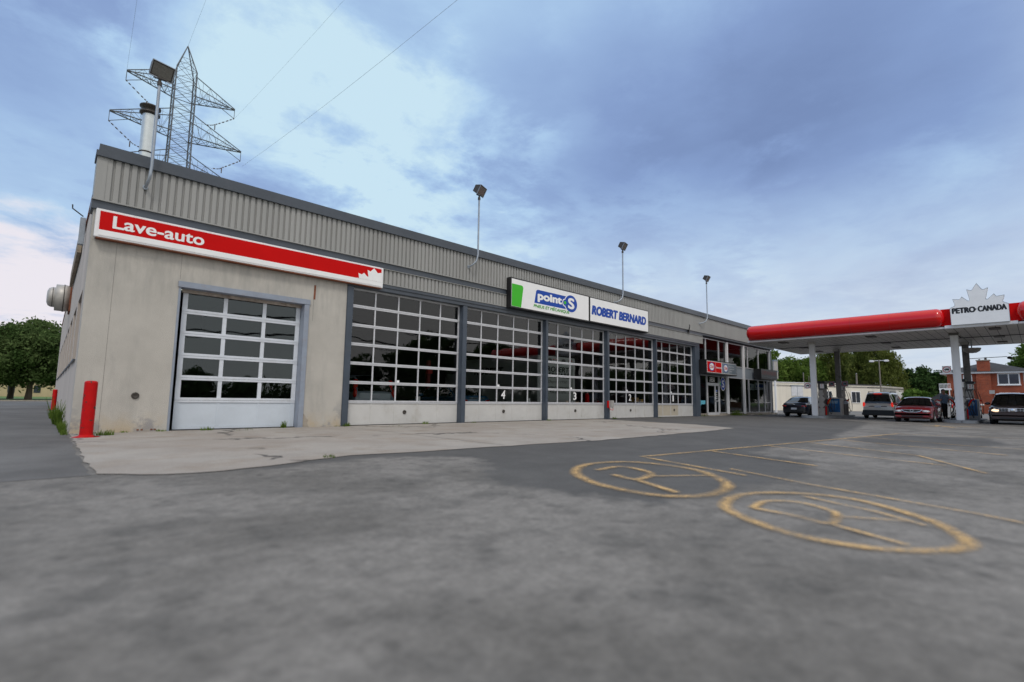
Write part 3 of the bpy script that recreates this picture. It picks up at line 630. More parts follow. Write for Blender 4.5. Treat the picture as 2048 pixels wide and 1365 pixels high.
# ------------------------------------------------------------------ shop front
SFX0, SFX1 = 31.92, 45.42
mb = MB(); mb.box((SFX0, .0, 5.40), (45.5, .25, 5.655)); mb.box((SFX0, -.26, 5.50), (45.5, -.02, 5.625)); mb.build('shopfront_head', M['dark'], B)
mb = MB(); mb.box((SFX0, -.02, -.12), (33.2, .3, .17)); mb.box((35.1, -.02, -.12), (SFX1, .3, .17)); mb.box((33.2, -.25, -.12), (35.1, .3, .05)); mb.box((40.2, -.35, -.12), (45.5, -.03, .11)); mb.build('plinth', M['plinth'], B)
mb = MB(); mb.box((45.1, -.06, -.1), (45.5, .25, 5.4)); mb.build('corner_post', M['dark'], B)
for x in (33.15, 35.22, 40.4, 42.6): MB().box((x-.04, -.05, 3.68), (x+.04, .06, 5.39)).build('mullion', M['alu'], B)
for x in (33.25, 35.15, 40.5, 42.45, 43.75): MB().box((x-.04, -.05, .17), (x+.04, .06, 2.76)).build('mullion', M['alu'], B)
for x in (36.5, 39.5): MB().box((x-.09, -.13, .1), (x+.09, .06, 5.39), .01).build('mullion', M['whitepaint'], B)
MB().box((31.93, -.05, .17), (32.02, .06, 5.39)).build('mullion', M['alu'], B)
MB().box((44.98, -.08, .17), (45.06, .06, 5.39)).build('mullion', M['alu'], B)
for z in (2.76, 3.64, 5.34): MB().box((32.02, -.04, z), (44.98, .05, z+.05)).build('transom', M['alu'], B)
MB().box((35.2, -.04, .17), (44.98, .05, .22)).build('transom', M['alu'], B)
MB().box((42.5, -.04, .95), (44.98, .05, 1.01)).build('transom', M['alu'], B)
MB().box((32.02, .015, 2.81), (44.98, .03, 3.64)).build('spandrel_panel', M['band'], B)
gx = [32.02, 33.15, 35.22, 36.5, 39.5, 40.4, 42.6, 44.98]
for a, b in zip(gx[:-1], gx[1:]): MB().quad((a+.03, .01, 3.69), (b-.03, .01, 3.69), (b-.03, .01, 5.34), (a+.03, .01, 5.34)).build('upper_pane', M['storeglass'], B)
gx = [32.02, 33.25]; 
for a, b in ((32.02, 33.25), (35.15, 36.5), (36.5, 39.5), (39.5, 40.5), (40.5, 42.45), (42.45, 43.75), (43.75, 44.98)): MB().quad((a+.03, .012, .2), (b-.03, .012, .2), (b-.03, .012, 2.76), (a+.03, .012, 2.76)).build('lower_pane', M['storeglass'], B)
MB().quad((33.29, .012, 2.3), (35.11, .012, 2.3), (35.11, .012, 2.76), (33.29, .012, 2.76)).build('lower_pane', M['storeglass'], B)
dr_ = bpy.data.objects.new('entrance_door', None); COL.objects.link(dr_); dr_.parent = B
mb = MB()
for a, b in ((33.3, 34.5), (34.52, 35.1)):
    mb.box((a, -.03, .06), (a+.08, .03, 2.2)); mb.box((b-.08, -.03, .06), (b, .03, 2.2)); mb.box((a+.08, -.03, .06), (b-.08, .03, .24)); mb.box((a+.08, -.03, 2.1), (b-.08, .03, 2.2))
mb.box((33.29, -.035, 2.2), (35.11, .04, 2.3)); mb.box((34.6, -.033, 1.0), (35.02, .03, 1.06)); mb.build('door_frame', M['alu'], dr_)
MB().quad((33.38, .0, .24), (34.42, .0, .24), (34.42, .0, 2.1), (33.38, .0, 2.1)).quad((34.6, .0, .24), (35.02, .0, .24), (35.02, .0, 2.1), (34.6, .0, 2.1)).build('door_glass', M['storeglass'], dr_)
MB().tube([(34.36, -.04, .95), (34.36, -.10, .97), (34.36, -.10, 1.33), (34.36, -.04, 1.35)], .015).build('door_handle', M['chrome'], dr_)
mb = MB()
for z, c_ in ((1.62, 1), (1.47, 1), (1.32, 1), (1.2, 1)): mb.box((34.63, -.006, z), (34.86, -.003, z+.035))
mb.build('door_notice', M['white'], dr_)
MB().box((34.63, -.006, 1.70), (34.88, -.003, 1.80)).build('door_notice', mat('notice_blue', (.1, .2, .6), .5), dr_)
text_mb('3350', 33.72, 2.38, .78, .30, -.0, bold=.02).build('street_number', M['white'], B)
# S sticker on the side light, pale blue sticker, banners inside
def disc(cx_, cz, rx, rz_, y, n=32, a0=0, a1=2*math.pi): return MB().add([(cx_+rx*math.cos(a0+(a1-a0)*i/n), y, cz+rz_*math.sin(a0+(a1-a0)*i/n)) for i in range(n)], [tuple(range(n))])
st = disc(35.85, 2.28, .42, .50, .002).build('window_sticker', M['white'], B)
disc(35.85, 2.28, .37, .45, -.001).build('sticker_disc', M['blue'], st); text_mb('S', 35.70, 2.03, .32, .5, -.004, bold=.03).build('sticker_letter', M['white'], st)
disc(35.40, 2.28, .09, .10, -.003).build('sticker_dot', M['green'], st)
MB().prism([(32.12, .78), (32.12, 1.02), (32.25, 1.10), (32.35, 1.06), (33.0, 1.05), (32.95, .80), (32.4, .80), (32.3, .70), (32.2, .70)], 'y', -.002, .004).build('window_sticker', M['sticker'], B)
bn = MB().quad((40.9, .25, 1.98), (42.3, .25, 1.96), (42.3, .25, 2.48), (40.9, .25, 2.50)).quad((42.32, .22, 2.0), (44.7, .22, 2.03), (44.7, .22, 2.62), (42.32, .22, 2.60)).build('window_banner', M['white'], B)
mb = MB(); mb.prism([(42.6, 2.22), (42.6, 2.36), (43.0, 2.50), (44.1, 2.50), (44.5, 2.34), (44.5, 2.22)], 'y', .205, .215); mb.box((41.5, .24, 2.22), (41.65, .245, 2.36)); mb.box((42.4, .21, 2.08), (44.6, .214, 2.12)); mb.box((41.0, .24, 2.12), (42.2, .244, 2.135)); mb.build('banner_print', M['blue'], bn)
# wall outlet under the cladding
MB().box((30.1, FY-.1, 5.42), (30.2, FY+.0, 5.62)).tube([(30.15, FY-.05, 5.5), (30.15, FY-.14, 5.85), (30.15, FY-.12, 5.95)], .03).build('wall_camera', M['black'], B)

# ------------------------------------------------------------------ wall signs
sg = thing('wall_sign', 'long red and white lightbox sign reading Lave-auto above the left door', 'sign', (0, 0, 0))
mb = MB(); mb.box((.52, -.40, 4.70), (8.17, -.21, 5.40), .012); mb.build('sign_case', M['whitepaint'], sg)
MB().box((.60, -.412, 4.885), (8.09, -.402, 5.345)).build('sign_face', M['red'], sg)
MB().box((.60, -.412, 4.745), (8.09, -.402, 4.884)).build('sign_border', M['white'], sg)
MB().box((.56, -.39, 4.672), (8.13, -.22, 4.699)).build('sign_base', M['rust'], sg)
text_mb('Lave-auto', .86, 4.97, 1.92, .30, -.417, bold=.024).build('lettering', M['white'], sg)
L0 = 7.15
leaf = [(L0, 4.885), (L0+.13, 4.895), (L0+.10, 5.06), (L0+.22, 5.03), (L0+.30, 5.10), (L0+.40, 5.01), (L0+.46, 4.99), (L0+.42, 5.22), (L0+.53, 5.19), (L0+.66, 5.33), (L0+.80, 5.18), (L0+.94, 5.22), (L0+.94, 4.885)]
MB().prism(leaf, 'y', -.4165, -.4125).build('leaf_emblem', M['white'], sg)

sg = thing('wall_sign', 'white lightbox sign with green block and blue point S logo', 'sign', (0, 0, 0))
MB().box((14.05, -.56, 4.84), (19.45, -.30, 6.16), .01).build('sign_case', M['black'], sg)
MB().box((14.11, -.568, 4.90), (19.39, -.561, 6.10)).build('sign_face', M['white'], sg)
Y_ = -.572
MB().prism([(14.12, 4.91), (14.68, 4.91), (14.80, 5.78), (14.76, 5.86), (14.68, 5.88), (14.12, 5.88)], 'y', Y_, -.5685).build('green_block', M['green'], sg)
MB().prism([(15.50, 5.24), (17.75, 5.24), (17.95, 5.86), (15.74, 5.86), (15.66, 5.84), (15.61, 5.78)], 'y', Y_, -.5685).build('logo_field', M['blue'], sg)
disc(18.02, 5.55, .50, .45, Y_-.002).build('logo_outline', M['white'], sg); disc(17.58, 5.54, .20, .19, Y_-.0025).build('logo_outline', M['white'], sg)
disc(18.02, 5.55, .455, .41, Y_-.004).build('logo_disc', M['blue'], sg); disc(17.59, 5.54, .155, .145, Y_-.0045).build('logo_disc', M['blue'], sg)
disc(17.58, 5.54, .085, .08, Y_-.006).build('logo_dot', M['green'], sg)
text_mb('point', 15.74, 5.33, 1.58, .42, Y_-.004, bold=.05).build('lettering', M['white'], sg)
text_mb('S', 17.83, 5.31, .40, .49, Y_-.007, bold=.04).build('lettering', M['white'], sg)
q = text_mb('PNEUS ET MECANIQUE', 15.46, 5.02, 2.44, .155, Y_-.003, bold=.03, shear=.15); q.add([(16.76, Y_-.003, 5.185), (16.80, Y_-.003, 5.185), (16.87, Y_-.003, 5.225), (16.81, Y_-.003, 5.225)], [(0, 1, 2, 3)]); q.build('lettering', mat('letter_green', (.05, .36, .03), .5, spec=.2), sg)

sg = thing('wall_sign', 'white lightbox sign with blue capitals ROBERT BERNARD', 'sign', (0, 0, 0))
MB().box((19.47, -.56, 4.86), (24.95, -.30, 6.14), .01).build('sign_case', M['black'], sg)
MB().box((19.53, -.568, 4.91), (24.89, -.561, 6.09)).build('sign_face', M['white'], sg)
text_mb('ROBERT BERNARD', 19.68, 5.27, 4.95, .43, Y_, bold=.082, shear=.14).build('lettering', M['blue'], sg)

sg = thing('wall_sign', 'small lightbox sign, half red and half grey, with two round emblems over the entrance', 'sign', (0, 0, 0))
MB().box((31.75, -.72, 2.84), (36.55, -.20, 3.78), .01).build('sign_case', M['black'], sg)
MB().box((31.83, -.728, 2.93), (36.47, -.721, 3.70)).build('sign_border', M['white'], sg)
MB().box((31.86, -.733, 2.96), (34.02, -.729, 3.67)).build('red_face', M['red'], sg); MB().box((34.10, -.733, 2.96), (36.44, -.729, 3.67)).build('grey_face', M['signgrey'], sg)
MB().box((33.10, -.735, 2.98), (33.12, -.7335, 3.65)).box((35.18, -.735, 2.98), (35.2, -.7335, 3.65)).build('panel_joint', M['white'], sg)
for cx_ in (32.52, 34.68):
    disc(cx_, 3.33, .40, .29, -.737).build('emblem_ring', M['blue'], sg); disc(cx_, 3.33, .33, .235, -.739).build('emblem_field', M['white'], sg)
    text_mb('CAA', cx_-.27, 3.23, .54, .20, -.741, bold=.04, shear=.1).build('lettering', M['red'], sg)
text_mb('Recommandé', 33.16, 3.25, .84, .13, -.737, bold=.02).build('lettering', M['white'], sg)
for k, s_ in enumerate(('Reparation', 'automobile', 'Pneus')): text_mb(s_, 35.3, 3.42-k*.16, .8 if k < 2 else .4, .10, -.737, bold=.012).build('lettering', M['white'], sg)

sg = thing('wall_sign', 'dark grey lightbox sign with dim red capitals at the far end of the shop windows', 'sign', (0, 0, 0))
MB().box((41.2, -.72, 2.83), (44.75, -.15, 3.66), .01).build('sign_case', M['black'], sg)
MB().box((41.25, -.728, 2.88), (44.70, -.721, 3.61)).build('sign_face', M['darksign'], sg)
text_mb('DEPANNEUR', 41.4, 3.22, 3.1, .30, -.732, bold=.01).build('lettering', mat('dim_red', (.24, .03, .03), .5), sg)
MB().box((41.3, -.731, 3.06), (44.65, -.729, 3.075)).build('rule', M['signgrey'], sg)
text_mb('BERNARD', 42.5, 2.95, 1.0, .08, -.732).build('lettering', M['signgrey'], sg)

# ------------------------------------------------------------------ floodlights on the parapet
def floodlight(x, label, yaw_, dx=.35, foot=6.22, top=9.45, big=1.0):
    t = thing('floodlight', label, 'floodlight', (x, FY-.02, foot), 0, 'floodlights on bent poles along the roof edge')
    h = top-foot
    pts = [(0, .0, 0), (.10*dx/.35, -.16, .06), (.26*dx/.35, -.26, .22), (dx, -.28, .50), (dx, -.28, h-.12)]
    pp = [tuple(v) for v in spline([Vector(p) for p in pts[:4]], k=5)]+[pts[4]]
    MB().tube(pp, [.036]*len(pp), 10).build('pole', M['galv'], t)
    MB().cyl((0, .04, 0), (0, -.01, 0), .06).build('wall_flange', M['galv'], t)
    MB().cyl((dx, -.28, h-.14), (dx, -.28, h-.04), .055).cyl((dx, -.28, h-.04), (dx, -.28, h+.06), .035).box((dx-.14, -.34, h+.03), (dx+.14, -.26, h+.075)).build('bracket', M['bronze'], t)
    hd = MB()  # head: tapered box, local, then rotated
    a = [(-.25, -.13, -.19), (.25, -.13, -.19), (.25, -.13, .19), (-.25, -.13, .19), (-.20, .14, -.15), (.20, .14, -.15), (.20, .14, .12), (-.20, .14, .12)]
    rm = Matrix.Rotation(R(yaw_), 4, 'Z') @ Matrix.Rotation(R(28), 4, 'X')
    tr_ = lambda p: tuple(rm @ (Vector(p)*big)+Vector((dx, -.28, h+.27)))
    hd.add([tr_(p) for p in a], [(0, 1, 2, 3)[::-1], (4, 5, 6, 7), (0, 1, 5, 4), (1, 2, 6, 5), (2, 3, 7, 6), (3, 0, 4, 7)])
    ho = hd.build('lamp_head', M['bronze'], t, fixn=True)
    lb = MB().add([tr_(p) for p in ((-.215, -.136, -.15), (.215, -.136, -.15), (.215, -.136, .155), (-.215, -.136, .155))], [(3, 2, 1, 0)]); lb.build('lens', M['lens'], ho)
    rim_ = MB()
    for p, q in (((-.25, -.14, -.19), (.25, -.14, -.19)), ((.25, -.14, -.19), (.25, -.14, .19)), ((.25, -.14, .19), (-.25, -.14, .19)), ((-.25, -.14, .19), (-.25, -.14, -.19))): rim_.bar(tr_(p), tr_(q), .014)
    rim_.build('lamp_rim', M['galv'], ho)
    return t
floodlight(1.42, 'largest looking floodlight, at the left end of the roof edge beside the flue', 12, .06, top=9.03, big=1.0)
floodlight(11.95, 'floodlight on a bent pole above the second glazed bay, second from the left', 22, .24, top=9.14, big=1.0)
floodlight(21.95, 'floodlight on a bent pole rising behind the ROBERT BERNARD sign', 14, .4, top=9.14, big=1.0)
floodlight(31.75, 'smallest looking floodlight, farthest along the roof edge near the red canopy', 8, .6, top=9.14, big=1.0)

# flue
fl = thing('chimney_flue', 'shiny round metal flue with a stacked rain cap on the roof', 'flue', (1.78, 4.3, 6.2))
MB().cyl((0, 0, 0), (0, 0, 4.15), .20, n=20).build('pipe', M['flue'], fl); MB().lathe([(.205, 2.75), (.215, 2.76), (.215, 2.79), (.205, 2.80)], (0, 0, 0)).build('pipe_band', M['bronze'], fl)
MB().lathe([(.20, 4.10), (.29, 4.14), (.29, 4.18), (.20, 4.19), (.18, 4.24), (.18, 4.30), (.30, 4.36), (.30, 4.40), (.05, 4.47), (0, 4.47)], (0, 0, 0)).build('rain_cap', M['bronze'], fl)
# exhaust fan on side wall
fn = thing('exhaust_fan', 'round stepped metal exhaust fan sticking out of the side wall', 'fan', (X0, 13.6, 5.1))
MB().lathe([(.50, -.02), (.55, -.03), (.60, -.22), (.585, -.30), (.58, -.52), (.44, -.53), (.43, -.66), (.38, -.74), (.25, -.79), (0, -.80)], (0, 0, 0), 'x', 28).build('fan_hood', mat('fan_metal', (.46, .44, .41), .45, metal=.2, var=.15, vs=3, dirt=.4, dirtcol=(.22, .19, .16)), fn)
MB().lathe([(.607, -.235), (.612, -.25), (.607, -.265)], (0, 0, 0), 'x', 28).lathe([(.435, -.60), (.445, -.61), (.435, -.62)], (0, 0, 0), 'x', 28).build('seam_band', M['bronze'], fn)
MB().box((-.06, -.72, -.62), (.0, .72, .72)).build('mounting_plate', M['rust'], fn)
dp = thing('downpipe_hopper', 'rusty metal scupper box and pipe at the top of the side wall', 'gutter', (X0, 3.2, 5.0))
MB().box((-.16, -.08, .25), (-.03, .10, 1.05), .01).build('hopper', M['galv'], dp); MB().tube([(-.1, 0, 1.1), (-.35, -.1, 1.25), (-.36, -.12, 1.36)], .018).build('spout', M['bronze'], dp)
MB().box((-.12, 2.0, .45), (-.02, 9.2, 1.02)).build('rusty_flashing', mat('stained_flashing', (.30, .25, .19), .9, var=.3, vs=2, dirt=.8, dirtcol=(.10, .055, .04)), dp)

# bollards
def bollard(x, y, label, h=1.32, r_=.115):
    t = thing('bollard', label, 'bollard', (x, y, 0), group='red steel bollards by the garage')
    MB().cyl((0, 0, -.15), (.0, 0, h-.03), r_, n=24).lathe([(r_, h-.03), (r_*.93, h-.004), (r_*.6, h+.012), (0, h+.016)], (0, 0, 0)).build('post', M['redpaint'], t)
    MB().lathe([(r_+.001, -.02), (r_+.05, -.01), (r_+.12, .005), (r_+.13, .012), (r_+.02, .035), (r_, .06)], (0, 0, 0)).build('foot', M['redpaint'], t); return t
bollard(.70, -1.6, 'chipped red steel bollard standing at the left front corner of the garage', 1.2)
bollard(.36, 21.0, 'distant red bollard half hidden behind the side wall weeds', 1.1, .10)
# grey box on the pillar between doors 3 and 2
hb = thing('wall_box', 'weathered grey box on red bracket fixed to the pillar between doors 3 and 2', 'intercom', (21.49, -.25, .58))
MB().box((-.12, -.24, .02), (.14, -.06, .38), .02).build('box', M['cabinet'], hb); MB().box((-.16, -.10, .0), (-.121, 0, .36)).box((-.1, -.058, .1), (.1, 0, .3)).build('bracket', M['red'], hb)
MB().tube([(-.14, -.1, .0), (-.12, -.2, -.1), (0, -.24, -.12), (.1, -.2, -.06), (.12, -.12, .03)], .012).build('hook', M['red'], hb)

# ------------------------------------------------------------------ fuel canopy
CZ = 5.06; CX0, CX1, CY0, CY1 = 34.75, 45.6, -2.4, -24.5
cn = thing('fuel_canopy', 'long flat fuel canopy with glossy red rounded edge and white panelled soffit', 'canopy', (0, 0, 0))
MB().box((CX0, CY1, CZ), (CX1, CY0, CZ+.06)).build('soffit', M['soffit'], cn)
MB().box((CX0+.05, CY1+.05, CZ+.9), (CX1-.05, CY0-.05, CZ+1.0)).build('canopy_roof', M['roof'], cn)
mb = MB(); mb.box((CX0-.05, CY1-.05, CZ+.12), (CX0, CY0+.05, CZ+1.02)); mb.box((CX1, CY1-.05, CZ+.12), (CX1+.05, CY0+.05, CZ+1.02)); mb.box((CX0, CY0, CZ+.12), (CX1, CY0+.05, CZ+1.02)); mb.box((CX0, CY1-.05, CZ+.12), (CX1, CY1, CZ+1.02)); mb.build('fascia', M['red'], cn)
mb = MB(); mb.box((CX0-.22, -15.25, CZ-.045), (CX0+.05, -12.5, CZ+.118), .02); mb.box((CX0-.06, -12.49, CZ-.03), (CX0+.05, CY0+.10, CZ+.07), .01); mb.box((CX0-.06, CY1-.1, CZ-.03), (CX0+.05, -15.26, CZ+.07), .01); mb.box((CX0+.051, CY0+.001, CZ-.04), (CX1+.1, CY0+.11, CZ+.115)); mb.box((CX1+.001, CY1-.1, CZ-.04), (CX1+.12, CY0, CZ+.115)); mb.build('white_edge', M['whitepaint'], cn)
def bull(y0, y1):
    r_ = .49; prof = []
    for i in range(9): a = math.pi/2*i/8; prof.append((r_*math.sin(a), -r_*.75*math.cos(a)))
    L_ = y0-y1; n = 8
    for i in range(1, n): prof += [(r_, (L_-2*r_*.75)*i/n-.0), ]
    for i in range(9): a = math.pi/2*i/8; prof.append((r_*math.cos(a), (L_-2*r_*.75)+r_*.75*math.sin(a)))
    c = (CX0-.10, y1+r_*.75, CZ+.575)
    mb = MB().lathe(prof, c, 'y', 28); b_ = mb.build('red_bullnose', M['redgloss'], cn)
    sm_ = MB()
    for i in range(1, 5): yy = y1+r_+(L_-2*r_)*i/5; sm_.lathe([(r_+.0012, -.006), (r_+.0012, .006)], (c[0], yy, c[2]), 'y', 28)
    sm_.build('seam', mat('red_seam', (.28, .004, .005), .4), b_)
bull(-2.28, -12.55); bull(-15.2, -24.4)
mb = MB(); mb.box((40.15, CY1, CZ-.03), (40.23, CY0, CZ-.002)); mb.box((37.6, -12.75, CZ-.03), (40.15, -12.68, CZ-.002)); mb.build('soffit_conduit', M['rubber'], cn)
for x in (36.25, 40.0+.55, 44.1):
    for y in (-4.05, -8.95, -14.35, -19.5):
        l_ = MB().box((x-.42, y-.24, CZ-.05), (x+.42, y+.24, CZ-.002), .02).build('soffit_light', M['bronze'], cn)
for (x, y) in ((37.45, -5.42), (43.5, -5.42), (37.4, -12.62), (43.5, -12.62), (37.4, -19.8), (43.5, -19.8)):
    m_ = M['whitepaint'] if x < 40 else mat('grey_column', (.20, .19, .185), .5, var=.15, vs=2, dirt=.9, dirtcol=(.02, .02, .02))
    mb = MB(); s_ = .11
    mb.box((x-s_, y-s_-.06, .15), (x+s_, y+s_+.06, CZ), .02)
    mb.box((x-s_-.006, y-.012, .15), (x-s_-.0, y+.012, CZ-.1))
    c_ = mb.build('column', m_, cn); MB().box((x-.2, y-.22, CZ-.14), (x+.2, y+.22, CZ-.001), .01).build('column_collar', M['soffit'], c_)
sg = thing('canopy_sign', 'white maple leaf board reading PETRO-CANADA on the red canopy edge', 'sign', (0, 0, 0))
lf = [(-12.79,6.06),(-12.97,6.15),(-13.0,6.2),(-12.92,6.52),(-13.18,6.48),(-13.24,6.52),(-13.28,6.61),(-13.5,6.37),(-13.55,6.36),(-13.58,6.42),(-13.49,6.96),(-13.66,6.88),(-13.70,6.92),(-13.88,7.23),(-14.06,6.90),(-14.12,6.87),(-14.29,6.95),(-14.18,6.40),(-14.21,6.35),(-14.26,6.36),(-14.49,6.6),(-14.55,6.48),(-14.60,6.46),(-14.86,6.49),(-14.78,6.18),(-14.82,6.13),(-14.98,6.04),(-14.98,5.15),(-12.8,5.15)]
MB().prism(lf, 'x', 34.38, 34.66).build('sign_board', M['white'], sg, fixn=True)
# the edge trim, a thin grey line round the outline
tr_ = MB()
for i in range(len(lf)): p, q = lf[i], lf[(i+1) % len(lf)]; tr_.bar((34.38, *p), (34.38, *q), .008)
tr_.build('edge_trim', M['signgrey'], sg)
text_mb('PETRO', -12.88, 5.76, .87, .27, 34.374, axis='x', bold=.085).build('lettering', M['black'], sg)
text_mb('CANADA', -13.87, 5.76, 1.02, .27, 34.374, axis='x', bold=.085).build('lettering', M['black'], sg)
MB().prism([(-13.78, 5.87), (-13.83, 5.90), (-13.78, 5.93), (-13.74, 5.90)], 'x', 34.37, 34.374).build('leaf_mark', M['black'], sg)
# convex mirror / dome under the canopy
dm = thing('canopy_dome', 'pale half dome hanging under the canopy beside the second column', 'mirror', (42.4, -13.0, CZ-.62))
MB().lathe([(0, -.18), (.22, -.15), (.38, -.05), (.44, .10), (.44, .14), (0, .16)], (0, 0, 0)).build('dome', M['cabinet'], dm); MB().cyl((0, 0, .15), (0, 0, .61), .03).build('stem', M['galv'], dm)
cm = thing('camera_arm', 'thin horizontal arm with a small round camera on the second column', 'camera', (43.62, -12.62, 4.0))
MB().cyl((0, 0, 0), (.0, -1.9, .06), .02).build('arm', M['galv'], cm); MB().ell((0, -2.0, -.02), (.09, .12, .09)).build('camera_head', M['black'], cm)

def island(y, label):
    t = thing('pump_island', label, 'kerb', (0, 0, 0), group='raised kerbs under the fuel pumps')
    x0, x1, h = 36.75, 44.9, .75
    pts = [(x0+h*.6-h*.6*math.cos(a), y+h*math.sin(a)) for a in [math.pi/2*(i/6-1) for i in range(13)]]+[(x1-h*.6+h*.6*math.cos(a), y+h*math.sin(a)) for a in [math.pi/2*(1-i/6) for i in range(13)]]
    MB().prism(pts, 'z', -.05, .15).build('kerb', M['concrete'], t); return t
island(-5.4, 'raised concrete island under the left pair of pumps, beside the silver minivan')
isl = island(-12.6, 'raised concrete island where the man stands, between the red car and the dark SUV')
MB().ell((36.8, -12.7, .07), (.05, .07, .05)).build('plug_hole', M['black'], isl)

def pump(x, y, label, big=1.0):
    t = thing('fuel_pump', label, 'fuel pump', (x, y, .15), 0, 'grey fuel pumps on the islands')
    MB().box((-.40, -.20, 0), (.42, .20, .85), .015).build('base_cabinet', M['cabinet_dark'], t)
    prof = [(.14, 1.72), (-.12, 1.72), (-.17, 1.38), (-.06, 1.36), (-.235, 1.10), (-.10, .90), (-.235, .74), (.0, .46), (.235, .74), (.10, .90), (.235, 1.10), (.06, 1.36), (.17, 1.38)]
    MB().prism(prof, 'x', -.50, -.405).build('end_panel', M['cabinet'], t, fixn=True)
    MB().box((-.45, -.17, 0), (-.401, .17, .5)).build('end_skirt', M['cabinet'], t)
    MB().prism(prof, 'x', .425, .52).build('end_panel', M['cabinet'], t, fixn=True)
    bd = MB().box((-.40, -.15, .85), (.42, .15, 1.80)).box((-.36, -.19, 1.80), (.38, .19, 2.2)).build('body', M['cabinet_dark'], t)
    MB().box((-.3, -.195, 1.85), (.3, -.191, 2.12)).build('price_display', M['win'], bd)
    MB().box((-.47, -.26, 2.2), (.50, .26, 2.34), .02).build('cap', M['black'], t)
    MB().box((-.375, -.17, 1.86), (-.361, .05, 2.16)).build('warning_label', M['white'], t)
    for q in (.08, -.06):
        MB().lathe([(.028, 0), (.04, 0)], (-.377, -.06, 2.01+q*.9), 'x', 14).build('warning_ring', M['red'], t)
    for s_ in (-1, 1):
        y_ = s_*.24
        MB().box((-.25, y_-.03, .75), (-.12, y_+.03, 1.12)).box((.05, y_-.03, .75), (.18, y_+.03, 1.12)).build('nozzle_boot', M['black'], t)
        nz_ = MB(); nz_.tube([(-.18, y_+s_*.05, .80), (-.18, y_+s_*.10, .95), (-.16, y_+s_*.18, 1.12), (-.2, y_+s_*.30, 1.18)], [.03, .035, .04, .025]); nz_.build('nozzle', M['red'], t)
        MB().tube(spline([(-.18, y_+s_*.06, .80), (-.22, y_+s_*.16, .35), (.0, y_+s_*.22, .12), (.25, y_+s_*.20, .5), (.38, y_+s_*.10, 1.3), (.40, y_*.8, 1.9)], k=6), .017, 7).build('hose', M['rubber'], t)
        nz_ = MB(); nz_.tube([(.12, y_+s_*.05, .80), (.12, y_+s_*.10, .95), (.14, y_+s_*.16, 1.1)], [.03, .035, .03]); nz_.build('nozzle', M['yellow'], t)
        MB().tube(spline([(.12, y_+s_*.06, .80), (.10, y_+s_*.24, .4), (.3, y_+s_*.30, .3), (.52, y_+s_*.28, .9), (.5, y_+s_*.12, 1.7)], k=6), .017, 7).build('hose', M['rubber'], t)
        MB().box((-.42, y_-.02, .05), (-.24, y_+.02, .62)).build('red_guard', M['red'], t)
    return t
pump(39.25, -5.45, 'fuel pump right beside the white left column of the canopy')
pump(44.0, -5.45, 'fuel pump just left of the silver minivan, behind the blue poster cabinet')
pump(38.75, -12.62, 'fuel pump directly right of the white column where the man stands')
pump(42.7, -12.72, 'fuel pump with looping hoses behind the grey column, beside the dark SUV')
def adbox(x, y, label):
    t = thing('poster_cabinet', label, 'poster cabinet', (x, y, .15), 0, 'blue poster cabinets between the pumps')
    MB().box((-.32, -.5, 0), (.32, .42, 1.22), .02).build('cabinet', M['cabinet'], t)
    MB().box((-.335, -.42, .22), (-.322, .36, 1.16)).build('poster', M['adblue'], t); MB().box((-.1, -.2, 1.22), (.1, .1, 1.27)).build('lid_handle', M['white'], t)
    for k in range(3): MB().box((-.338, -.34+.03*k, .98-.07*k), (-.336, .26-.05*k, 1.02-.07*k)).build('poster_line', mat('poster_pale', (.35, .5, .62), .5), t)
    MB().lathe([(.10, 0), (.13, 0)], (-.3375, -.03, .62), 'x', 16).build('poster_picture', M['cabinet_dark'], t)
adbox(41.2, -5.62, 'cabinet with blue poster between the two left pumps')
adbox(41.0, -12.72, 'cabinet with blue poster between the two right pumps')
tb = thing('litter_bin', 'grey round topped litter bin beside the pump near the silver minivan', 'bin', (42.9, -5.9, .15))
MB().cyl((0, 0, 0), (0, 0, .8), .2, .22, n=16).build('bin_body', M['cabinet_dark'], tb); MB().lathe([(.23, .8), (.22, .92), (.14, 1.0), (0, 1.03)], (0, 0, 0)).build('bin_lid', M['galv'], tb)
def nosign(x, y, z, label, dark=False):
    t = thing('no_trucks_sign', label, 'sign', (x, y, z), group='no trucks signs at the fuel canopy')
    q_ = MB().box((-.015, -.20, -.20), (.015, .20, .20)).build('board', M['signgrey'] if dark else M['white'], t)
    MB().lathe([(.145, 0), (.175, 0)], (-.017, 0, 0), 'x', 24).build('red_ring', M['red'], t)
    MB().box((-.020, -.10, -.03), (-.0175, .04, .05)).box((-.020, .045, -.03), (-.0175, .10, .02)).box((-.020, -.08, -.06), (-.0175, -.04, -.029)).box((-.020, .04, -.06), (-.0175, .08, -.029)).build('truck_symbol', M['black'], t)
    MB().box((.015, -.02, -.02), (.12, .02, .02)).build('bracket', M['galv'], t)
nosign(37.5, -5.02, 2.15, 'no trucks sign on the left side of the white left column')
nosign(37.35, -12.2, 3.0, 'no trucks sign high on the left side of the second white column')
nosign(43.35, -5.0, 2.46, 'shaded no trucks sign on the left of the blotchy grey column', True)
nosign(43.35, -5.85, 2.46, 'shaded no trucks sign on the right of the blotchy grey column', True)


